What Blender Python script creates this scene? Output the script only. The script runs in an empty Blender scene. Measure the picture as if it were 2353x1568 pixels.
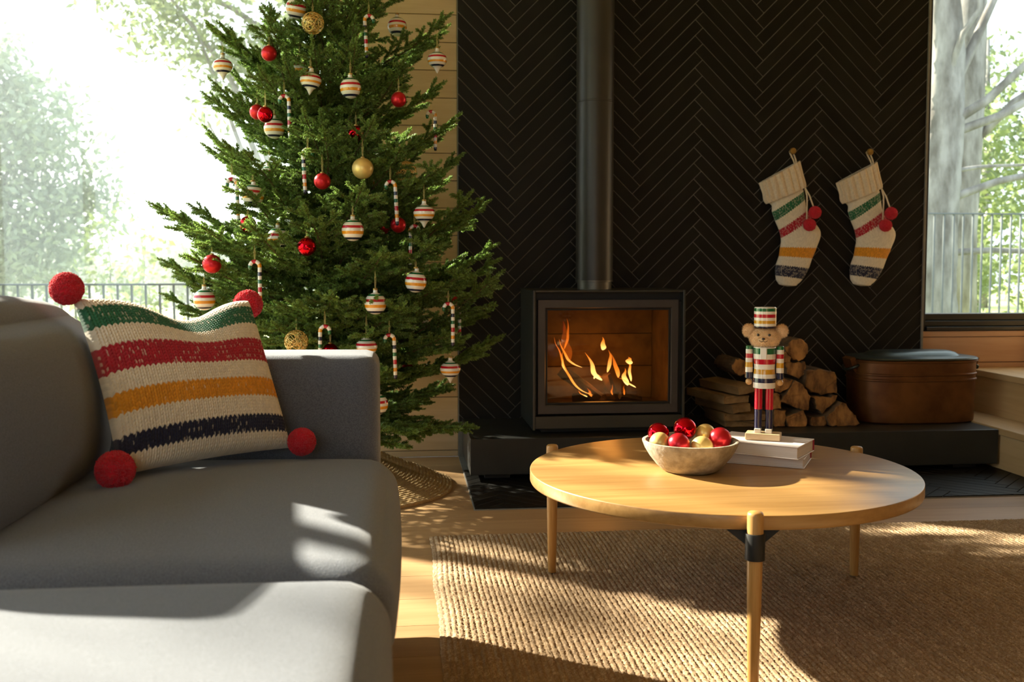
import bpy, bmesh, math, random
import numpy as np
from mathutils import Vector, Matrix

random.seed(7)
rng = np.random.default_rng(7)
scene = bpy.context.scene
COL = scene.collection
PI = math.pi

# ------------------------------------------------------------------ camera
cam_d = bpy.data.cameras.new('camera')
cam = bpy.data.objects.new('camera', cam_d)
COL.objects.link(cam)
cam_d.sensor_width = 36.0
cam_d.lens = 35.189
cam_d.shift_y = -27.3 / 2353
cam_d.clip_start = 0.05
cam_d.clip_end = 300
cam.location = (0, 0, 0.83)
cam.rotation_euler = (math.radians(90 - 3.6), 0, math.radians(-6.216))
cam_d.dof.use_dof = True
cam_d.dof.focus_distance = 2.6
cam_d.dof.aperture_fstop = 5.6
scene.camera = cam

# ------------------------------------------------------------------ sky, sun, exposure
world = bpy.data.worlds.new('sky')
scene.world = world
world.use_nodes = True
bg = world.node_tree.nodes['Background']
bg.inputs['Color'].default_value = (0.82, 0.94, 1.0, 1)
bg.inputs['Strength'].default_value = 1.35

SUN_DIR = Vector((0.82 * math.cos(math.radians(27)), -0.572 * math.cos(math.radians(27)), -math.sin(math.radians(27))))
sun_d = bpy.data.lights.new('sun', 'SUN')
sun_d.energy = 15.5
sun_d.angle = math.radians(1.1)
sun_d.color = (1.0, 0.89, 0.72)
sun = bpy.data.objects.new('sun', sun_d)
COL.objects.link(sun)
sun.location = (-8, 12, 7)
sun.rotation_euler = SUN_DIR.to_track_quat('-Z', 'Y').to_euler()

scene.view_settings.view_transform = 'Standard'
scene.view_settings.look = 'None'
scene.view_settings.gamma = 1.0
scene.view_settings.use_curve_mapping = False
scene.view_settings.exposure = 0.97
try:
    scene.cycles.use_denoising = True
    scene.cycles.max_bounces = 8
    scene.cycles.diffuse_bounces = 4
    scene.cycles.transparent_max_bounces = 16
    scene.cycles.sample_clamp_indirect = 6.0
    scene.cycles.caustics_reflective = False
    scene.cycles.caustics_refractive = False
except Exception:
    pass


# ------------------------------------------------------------------ object helpers
def tag(o, label=None, cat=None, group=None, kind=None):
    if label: o['label'] = label
    if cat: o['category'] = cat
    if group: o['group'] = group
    if kind: o['kind'] = kind
    return o


def link(o, parent=None):
    COL.objects.link(o)
    if parent is not None:
        o.parent = parent
    return o


def thing(name, label, cat, loc=(0, 0, 0), group=None):
    o = bpy.data.objects.new(name, None)
    o.empty_display_size = 0.05
    o.location = loc
    link(o)
    return tag(o, label, cat, group)


def root_loc(o):
    v = Vector((0, 0, 0))
    while o is not None:
        v = v + o.location
        o = o.parent
    return v


def new_mesh(name, V, Fs, mats=None, smooth=False, fm=None, col=None):
    me = bpy.data.meshes.new(name)
    V = np.asarray(V, dtype=np.float32).reshape(-1, 3)
    if isinstance(Fs, np.ndarray):
        n, k = Fs.shape
        me.vertices.add(len(V))
        me.vertices.foreach_set('co', V.ravel())
        me.loops.add(n * k)
        me.loops.foreach_set('vertex_index', Fs.astype(np.int32).ravel())
        me.polygons.add(n)
        me.polygons.foreach_set('loop_start', np.arange(0, n * k, k, dtype=np.int32))
        me.update(calc_edges=True)
        me.validate()
    else:
        me.from_pydata([tuple(map(float, v)) for v in V], [], [tuple(int(i) for i in f) for f in Fs])
        me.update()
    if mats is not None:
        for m in (mats if isinstance(mats, (list, tuple)) else [mats]):
            me.materials.append(m)
    if fm is not None:
        me.polygons.foreach_set('material_index', np.asarray(fm, dtype=np.int32))
    me.polygons.foreach_set('use_smooth', np.full(len(me.polygons), bool(smooth)))
    if col is not None:
        a = me.color_attributes.new('Col', 'FLOAT_COLOR', 'POINT')
        c = np.ones((len(V), 4), dtype=np.float32)
        c[:, :3] = col
        a.data.foreach_set('color', c.ravel())
    return me


def obj(name, V, Fs, mats=None, parent=None, smooth=False, fm=None, col=None, world_coords=True):
    """one mesh object; V in world coordinates, stored relative to the parent"""
    V = np.asarray(V, dtype=np.float64).reshape(-1, 3)
    if parent is not None and world_coords:
        V = V - np.array(root_loc(parent))
    o = bpy.data.objects.new(name, new_mesh(name, V, Fs, mats, smooth, fm, col))
    return link(o, parent)


def auto_smooth(o, deg=40):
    me = o.data
    me.polygons.foreach_set('use_smooth', np.ones(len(me.polygons), dtype=bool))
    bm = bmesh.new(); bm.from_mesh(me)
    lim = math.radians(deg)
    for e in bm.edges:
        if len(e.link_faces) == 2:
            e.smooth = e.calc_face_angle(0) < lim
        else:
            e.smooth = False
    bm.to_mesh(me); bm.free()
    return o


# ------------------------------------------------------------------ shape helpers (return V, F)
def box(x0, x1, y0, y1, z0, z1):
    V = [(x0, y0, z0), (x1, y0, z0), (x1, y1, z0), (x0, y1, z0), (x0, y0, z1), (x1, y0, z1), (x1, y1, z1), (x0, y1, z1)]
    F = [(3, 2, 1, 0), (4, 5, 6, 7), (0, 1, 5, 4), (1, 2, 6, 5), (2, 3, 7, 6), (3, 0, 4, 7)]
    return np.array(V, float), F


def bbox_mesh(x0, x1, y0, y1, z0, z1, bev=0.003, seg=2):
    bm = bmesh.new()
    V, F = box(x0, x1, y0, y1, z0, z1)
    vs = [bm.verts.new(v) for v in V]
    for f in F:
        bm.faces.new([vs[i] for i in f])
    bmesh.ops.bevel(bm, geom=list(bm.edges), offset=bev, segments=seg, affect='EDGES', profile=0.6)
    bm.verts.ensure_lookup_table()
    bm.verts.index_update()
    V = np.array([v.co[:] for v in bm.verts])
    F = [tuple(v.index for v in f.verts) for f in bm.faces]
    bm.free()
    return V, F


def join(*parts):
    V, F, n = [], [], 0
    for v, f in parts:
        v = np.asarray(v, float).reshape(-1, 3)
        V.append(v)
        F += [tuple(int(i) + n for i in t) for t in f]
        n += len(v)
    return np.concatenate(V), F


def lathe(prof, seg=24, c=(0, 0, 0), close=False):
    """prof: list of (r, z); returns V, F with caps collapsed by zero radius"""
    V, F = [], []
    a = np.linspace(0, 2 * PI, seg, endpoint=False)
    for r, z in prof:
        for t in a:
            V.append((c[0] + r * math.cos(t), c[1] + r * math.sin(t), c[2] + z))
    n = len(prof)
    for i in range(n - 1 + (1 if close else 0)):
        j = (i + 1) % n
        for k in range(seg):
            l = (k + 1) % seg
            F.append((i * seg + k, i * seg + l, j * seg + l, j * seg + k))
    if not close:
        F.append(tuple(range(seg - 1, -1, -1)))
        F.append(tuple((n - 1) * seg + k for k in range(seg)))
    return np.array(V), F


def frames(P):
    P = np.asarray(P, float)
    T = np.gradient(P, axis=0)
    T /= np.linalg.norm(T, axis=1)[:, None] + 1e-12
    up = np.array([0, 0, 1.0])
    if abs(T[0] @ up) > 0.9:
        up = np.array([0, 1.0, 0])
    N = np.zeros_like(P); B = np.zeros_like(P)
    n = np.cross(up, T[0]); n /= np.linalg.norm(n)
    for i in range(len(P)):
        n = n - T[i] * (n @ T[i]); n /= np.linalg.norm(n) + 1e-12
        N[i] = n; B[i] = np.cross(T[i], n)
    return P, T, N, B


def tube(P, r, seg=8, caps=True):
    P, T, N, B = frames(P)
    r = np.broadcast_to(np.asarray(r, float), (len(P),))
    V, F = [], []
    for i in range(len(P)):
        for k in range(seg):
            t = 2 * PI * k / seg
            V.append(P[i] + r[i] * (N[i] * math.cos(t) + B[i] * math.sin(t)))
    for i in range(len(P) - 1):
        for k in range(seg):
            l = (k + 1) % seg
            F.append((i * seg + k, i * seg + l, (i + 1) * seg + l, (i + 1) * seg + k))
    if caps:
        F.append(tuple(range(seg - 1, -1, -1)))
        F.append(tuple((len(P) - 1) * seg + k for k in range(seg)))
    return np.array(V), F


def sphere(c, r, seg=24, rings=14, sq=(1, 1, 1)):
    prof = []
    V, F = [(c[0], c[1], c[2] - r * sq[2])], []
    for i in range(1, rings):
        p = -PI / 2 + PI * i / rings
        for k in range(seg):
            t = 2 * PI * k / seg
            V.append((c[0] + r * sq[0] * math.cos(p) * math.cos(t), c[1] + r * sq[1] * math.cos(p) * math.sin(t), c[2] + r * sq[2] * math.sin(p)))
    V.append((c[0], c[1], c[2] + r * sq[2]))
    for k in range(seg):
        l = (k + 1) % seg
        F.append((0, 1 + l, 1 + k))
        for i in range(rings - 2):
            F.append((1 + i * seg + k, 1 + i * seg + l, 1 + (i + 1) * seg + l, 1 + (i + 1) * seg + k))
        b = 1 + (rings - 2) * seg
        F.append((b + k, b + l, len(V) - 1))
    return np.array(V), F


def prism(poly, y0, y1, off=(0, 0)):
    """polygon in XZ (counter-clockwise or not), extruded from y0 to y1, far end shifted"""
    n = len(poly)
    V = [(x, y0, z) for x, z in poly] + [(x + off[0], y1, z + off[1]) for x, z in poly]
    F = [tuple(range(n)), tuple(range(2 * n - 1, n - 1, -1))]
    for i in range(n):
        j = (i + 1) % n
        F.append((j, i, n + i, n + j))
    return np.array(V), F


def rounded_box(cx, cy, cz, a, b, c, r, n=14, bulge=(0, 0, 0), p=2.0):
    """puffy cushion: half sizes a,b,c, corner radius r, bulge along each axis"""
    V, F = [], []
    def grid(m):
        t = np.linspace(-1, 1, m)
        return np.sign(t) * (1 - (1 - np.abs(t)) ** 1.4)
    g = grid(n * 2 + 1)
    m = len(g)
    idx = {}
    H = np.array([a, b, c])
    def add(u):
        key = (round(u[0], 6), round(u[1], 6), round(u[2], 6))
        if key in idx:
            return idx[key]
        q = np.array(u) * H
        inner = np.clip(q, -(H - r), H - r)
        d = q - inner
        l = np.linalg.norm(d)
        if l > 1e-9:
            mx = np.max(np.abs(d))
            d = d / l * (r * mx / r)
            q = inner + d
        for k in range(3):
            o1, o2 = (k + 1) % 3, (k + 2) % 3
            w = max(0, 1 - abs(u[o1]) ** p) * max(0, 1 - abs(u[o2]) ** p)
            q[k] += bulge[k] * w * u[k]
        idx[key] = len(V)
        V.append((cx + q[0], cy + q[1], cz + q[2]))
        return idx[key]
    for ax in range(3):
        for s in (-1, 1):
            for i in range(m - 1):
                for j in range(m - 1):
                    q = []
                    for (ii, jj) in ((i, j), (i + 1, j), (i + 1, j + 1), (i, j + 1)):
                        u = [0, 0, 0]
                        u[ax] = s; u[(ax + 1) % 3] = g[ii]; u[(ax + 2) % 3] = g[jj]
                        q.append(add(u))
                    F.append(tuple(q) if s > 0 else tuple(q[::-1]))
    return np.array(V), F


def grid_faces(nu, nv, wrap_u=False):
    I = np.arange(nu * nv).reshape(nv, nu)
    if wrap_u:
        I = np.concatenate([I, I[:, :1]], axis=1)
    a, b, c, d = I[:-1, :-1], I[:-1, 1:], I[1:, 1:], I[1:, :-1]
    return np.stack([a, b, c, d], -1).reshape(-1, 4)


# ------------------------------------------------------------------ materials
def nodes_of(name):
    m = bpy.data.materials.new(name)
    m.use_nodes = True
    nt = m.node_tree
    b = nt.nodes['Principled BSDF']
    return m, nt, b


def N(nt, kind, **kw):
    n = nt.nodes.new(kind)
    for k, v in kw.items():
        if k in n.inputs.keys():
            n.inputs[k].default_value = v
        else:
            setattr(n, k, v)
    return n


def rgba(c):
    return (c[0], c[1], c[2], 1.0)


def mat(name, base, rough=0.5, metal=0.0, var=None, vscale=20.0, bump=0.0, bscale=200.0, coat=0.0, sheen=0.0, emit=None, estr=0.0, spec=0.5, stretch=(1, 1, 1), detail=4.0, attr=False, randval=0.0, trans=0.0):
    """principled material; var = second colour mixed in by noise; stretch scales the noise space; attr = colour from the mesh"""
    m, nt, b = nodes_of(name)
    b.inputs['Base Color'].default_value = rgba(base)
    b.inputs['Roughness'].default_value = rough
    b.inputs['Metallic'].default_value = metal
    b.inputs['Specular IOR Level'].default_value = spec
    b.inputs['Coat Weight'].default_value = coat
    b.inputs['Coat Roughness'].default_value = 0.08
    b.inputs['Sheen Weight'].default_value = sheen
    b.inputs['Sheen Roughness'].default_value = 0.5
    if trans:
        b.inputs['Transmission Weight'].default_value = trans
    tc = N(nt, 'ShaderNodeTexCoord')
    mp = N(nt, 'ShaderNodeMapping', Scale=stretch)
    nt.links.new(tc.outputs['Object'], mp.inputs['Vector'])
    src = None
    if attr:
        at = N(nt, 'ShaderNodeAttribute', attribute_name='Col')
        src = at.outputs['Color']
    if var is not None:
        oi = N(nt, 'ShaderNodeObjectInfo')
        ad = N(nt, 'ShaderNodeVectorMath', operation='ADD')
        sc = N(nt, 'ShaderNodeVectorMath', operation='SCALE', Scale=37.0)
        cb = N(nt, 'ShaderNodeCombineXYZ')
        for k in range(3):
            nt.links.new(oi.outputs['Random'], cb.inputs[k])
        nt.links.new(cb.outputs[0], sc.inputs[0])
        nt.links.new(mp.outputs[0], ad.inputs[0]); nt.links.new(sc.outputs[0], ad.inputs[1])
        ns = N(nt, 'ShaderNodeTexNoise', Scale=vscale, Detail=detail, Roughness=0.6)
        nt.links.new(ad.outputs[0], ns.inputs['Vector'])
        rp = N(nt, 'ShaderNodeMapRange')
        rp.inputs['From Min'].default_value = 0.37; rp.inputs['From Max'].default_value = 0.63
        nt.links.new(ns.outputs['Fac'], rp.inputs['Value'])
        mx = N(nt, 'ShaderNodeMix', data_type='RGBA')
        mx.inputs[6].default_value = rgba(base); mx.inputs[7].default_value = rgba(var)
        if src is not None:
            nt.links.new(src, mx.inputs[6])
        nt.links.new(rp.outputs[0], mx.inputs[0])
        src = mx.outputs[2]
    if randval:
        oi2 = N(nt, 'ShaderNodeObjectInfo')
        hs = N(nt, 'ShaderNodeHueSaturation')
        mr = N(nt, 'ShaderNodeMapRange')
        mr.inputs['To Min'].default_value = 1 - randval; mr.inputs['To Max'].default_value = 1 + randval
        nt.links.new(oi2.outputs['Random'], mr.inputs['Value'])
        nt.links.new(mr.outputs[0], hs.inputs['Value'])
        if src is not None:
            nt.links.new(src, hs.inputs['Color'])
        else:
            hs.inputs['Color'].default_value = rgba(base)
        src = hs.outputs[0]
    if src is not None:
        nt.links.new(src, b.inputs['Base Color'])
    if bump:
        nb = N(nt, 'ShaderNodeTexNoise', Scale=bscale, Detail=3.0)
        nt.links.new(mp.outputs[0], nb.inputs['Vector'])
        bp = N(nt, 'ShaderNodeBump', Strength=bump, Distance=0.002)
        nt.links.new(nb.outputs['Fac'], bp.inputs['Height'])
        nt.links.new(bp.outputs[0], b.inputs['Normal'])
    if emit is not None:
        b.inputs['Emission Color'].default_value = rgba(emit)
        b.inputs['Emission Strength'].default_value = estr
    return m


def wood(name, c1, c2, grain=18.0, stretch=(0.06, 1, 1), rough=0.45, bump=0.15, randval=0.08, knots=0.0, coat=0.0, knot_col=(0.2, 0.09, 0.03)):
    """long grain along the axis with the small stretch factor"""
    m, nt, b = nodes_of(name)
    b.inputs['Roughness'].default_value = rough
    b.inputs['Coat Weight'].default_value = coat
    b.inputs['Coat Roughness'].default_value = 0.25
    tc = N(nt, 'ShaderNodeTexCoord'); oi = N(nt, 'ShaderNodeObjectInfo')
    mp = N(nt, 'ShaderNodeMapping', Scale=stretch)
    cb = N(nt, 'ShaderNodeCombineXYZ')
    for k in range(3):
        nt.links.new(oi.outputs['Random'], cb.inputs[k])
    sc = N(nt, 'ShaderNodeVectorMath', operation='SCALE', Scale=29.0)
    ad = N(nt, 'ShaderNodeVectorMath', operation='ADD')
    nt.links.new(tc.outputs['Object'], mp.inputs[0])
    nt.links.new(cb.outputs[0], sc.inputs[0])
    nt.links.new(mp.outputs[0], ad.inputs[0]); nt.links.new(sc.outputs[0], ad.inputs[1])
    n1 = N(nt, 'ShaderNodeTexNoise', Scale=grain, Detail=6.0, Roughness=0.65, Distortion=0.6)
    n2 = N(nt, 'ShaderNodeTexNoise', Scale=grain * 7, Detail=3.0, Roughness=0.6)
    nt.links.new(ad.outputs[0], n1.inputs['Vector']); nt.links.new(ad.outputs[0], n2.inputs['Vector'])
    a1 = N(nt, 'ShaderNodeMath', operation='MULTIPLY'); a1.inputs[1].default_value = 0.35
    a2 = N(nt, 'ShaderNodeMath', operation='MULTIPLY_ADD'); a2.inputs[1].default_value = 0.65
    nt.links.new(n2.outputs['Fac'], a1.inputs[0])
    nt.links.new(n1.outputs['Fac'], a2.inputs[0]); nt.links.new(a1.outputs[0], a2.inputs[2])
    rp = N(nt, 'ShaderNodeValToRGB')
    rp.color_ramp.elements[0].position = 0.36; rp.color_ramp.elements[0].color = rgba(c2)
    rp.color_ramp.elements[1].position = 0.60; rp.color_ramp.elements[1].color = rgba(c1)
    nt.links.new(a2.outputs[0], rp.inputs[0])
    src = rp.outputs[0]
    if knots:
        vo = N(nt, 'ShaderNodeTexVoronoi', Scale=knots)
        vm = N(nt, 'ShaderNodeMapping', Scale=(0.7, 1, 1))
        nt.links.new(tc.outputs['Object'], vm.inputs[0])
        va = N(nt, 'ShaderNodeVectorMath', operation='ADD')
        nt.links.new(vm.outputs[0], va.inputs[0]); nt.links.new(sc.outputs[0], va.inputs[1])
        nt.links.new(va.outputs[0], vo.inputs['Vector'])
        kr = N(nt, 'ShaderNodeMapRange')
        kr.inputs['From Min'].default_value = 0.015; kr.inputs['From Max'].default_value = 0.05
        kr.inputs['To Min'].default_value = 1.0; kr.inputs['To Max'].default_value = 0.0
        nt.links.new(vo.outputs['Distance'], kr.inputs['Value'])
        mx = N(nt, 'ShaderNodeMix', data_type='RGBA')
        mx.inputs[7].default_value = rgba(knot_col)
        nt.links.new(kr.outputs[0], mx.inputs[0]); nt.links.new(src, mx.inputs[6])
        src = mx.outputs[2]
    hs = N(nt, 'ShaderNodeHueSaturation')
    mr = N(nt, 'ShaderNodeMapRange')
    mr.inputs['To Min'].default_value = 1 - randval; mr.inputs['To Max'].default_value = 1 + randval
    nt.links.new(oi.outputs['Random'], mr.inputs['Value']); nt.links.new(mr.outputs[0], hs.inputs['Value'])
    nt.links.new(src, hs.inputs['Color'])
    nt.links.new(hs.outputs[0], b.inputs['Base Color'])
    bp = N(nt, 'ShaderNodeBump', Strength=bump, Distance=0.001)
    nt.links.new(a2.outputs[0], bp.inputs['Height']); nt.links.new(bp.outputs[0], b.inputs['Normal'])
    return m


def glass(name, tint=(1, 1, 1), refl=0.06, rough=0.0):
    """thin window pane: mostly clear, with a little mirror reflection"""
    m = bpy.data.materials.new(name); m.use_nodes = True
    nt = m.node_tree; nt.nodes.clear()
    out = N(nt, 'ShaderNodeOutputMaterial')
    tr = N(nt, 'ShaderNodeBsdfTransparent', Color=rgba(tint))
    gl = N(nt, 'ShaderNodeBsdfGlossy', Roughness=rough)
    mx = N(nt, 'ShaderNodeMixShader', Fac=refl)
    nt.links.new(tr.outputs[0], mx.inputs[1]); nt.links.new(gl.outputs[0], mx.inputs[2])
    nt.links.new(mx.outputs[0], out.inputs[0])
    return m


def leafy(name, base, var, tl=0.45, rough=0.6, attr=False, glossy=0.06):
    """thin leaf or needle: diffuse front with light coming through"""
    m = bpy.data.materials.new(name); m.use_nodes = True
    nt = m.node_tree; nt.nodes.clear()
    out = N(nt, 'ShaderNodeOutputMaterial')
    df = N(nt, 'ShaderNodeBsdfDiffuse'); tr = N(nt, 'ShaderNodeBsdfTranslucent'); gl = N(nt, 'ShaderNodeBsdfGlossy', Roughness=0.45)
    if attr:
        at = N(nt, 'ShaderNodeAttribute', attribute_name='Col'); c = at.outputs['Color']
    else:
        tc = N(nt, 'ShaderNodeTexCoord'); ns = N(nt, 'ShaderNodeTexNoise', Scale=3.0, Detail=4.0)
        nt.links.new(tc.outputs['Object'], ns.inputs['Vector'])
        mx0 = N(nt, 'ShaderNodeMix', data_type='RGBA'); mx0.inputs[6].default_value = rgba(base); mx0.inputs[7].default_value = rgba(var)
        nt.links.new(ns.outputs['Fac'], mx0.inputs[0]); c = mx0.outputs[2]
    for s in (df, tr):
        nt.links.new(c, s.inputs['Color'])
    mx = N(nt, 'ShaderNodeMixShader', Fac=tl); mg = N(nt, 'ShaderNodeMixShader', Fac=glossy)
    nt.links.new(df.outputs[0], mx.inputs[1]); nt.links.new(tr.outputs[0], mx.inputs[2])
    nt.links.new(mx.outputs[0], mg.inputs[1]); nt.links.new(gl.outputs[0], mg.inputs[2])
    nt.links.new(mg.outputs[0], out.inputs[0])
    return m


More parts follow.
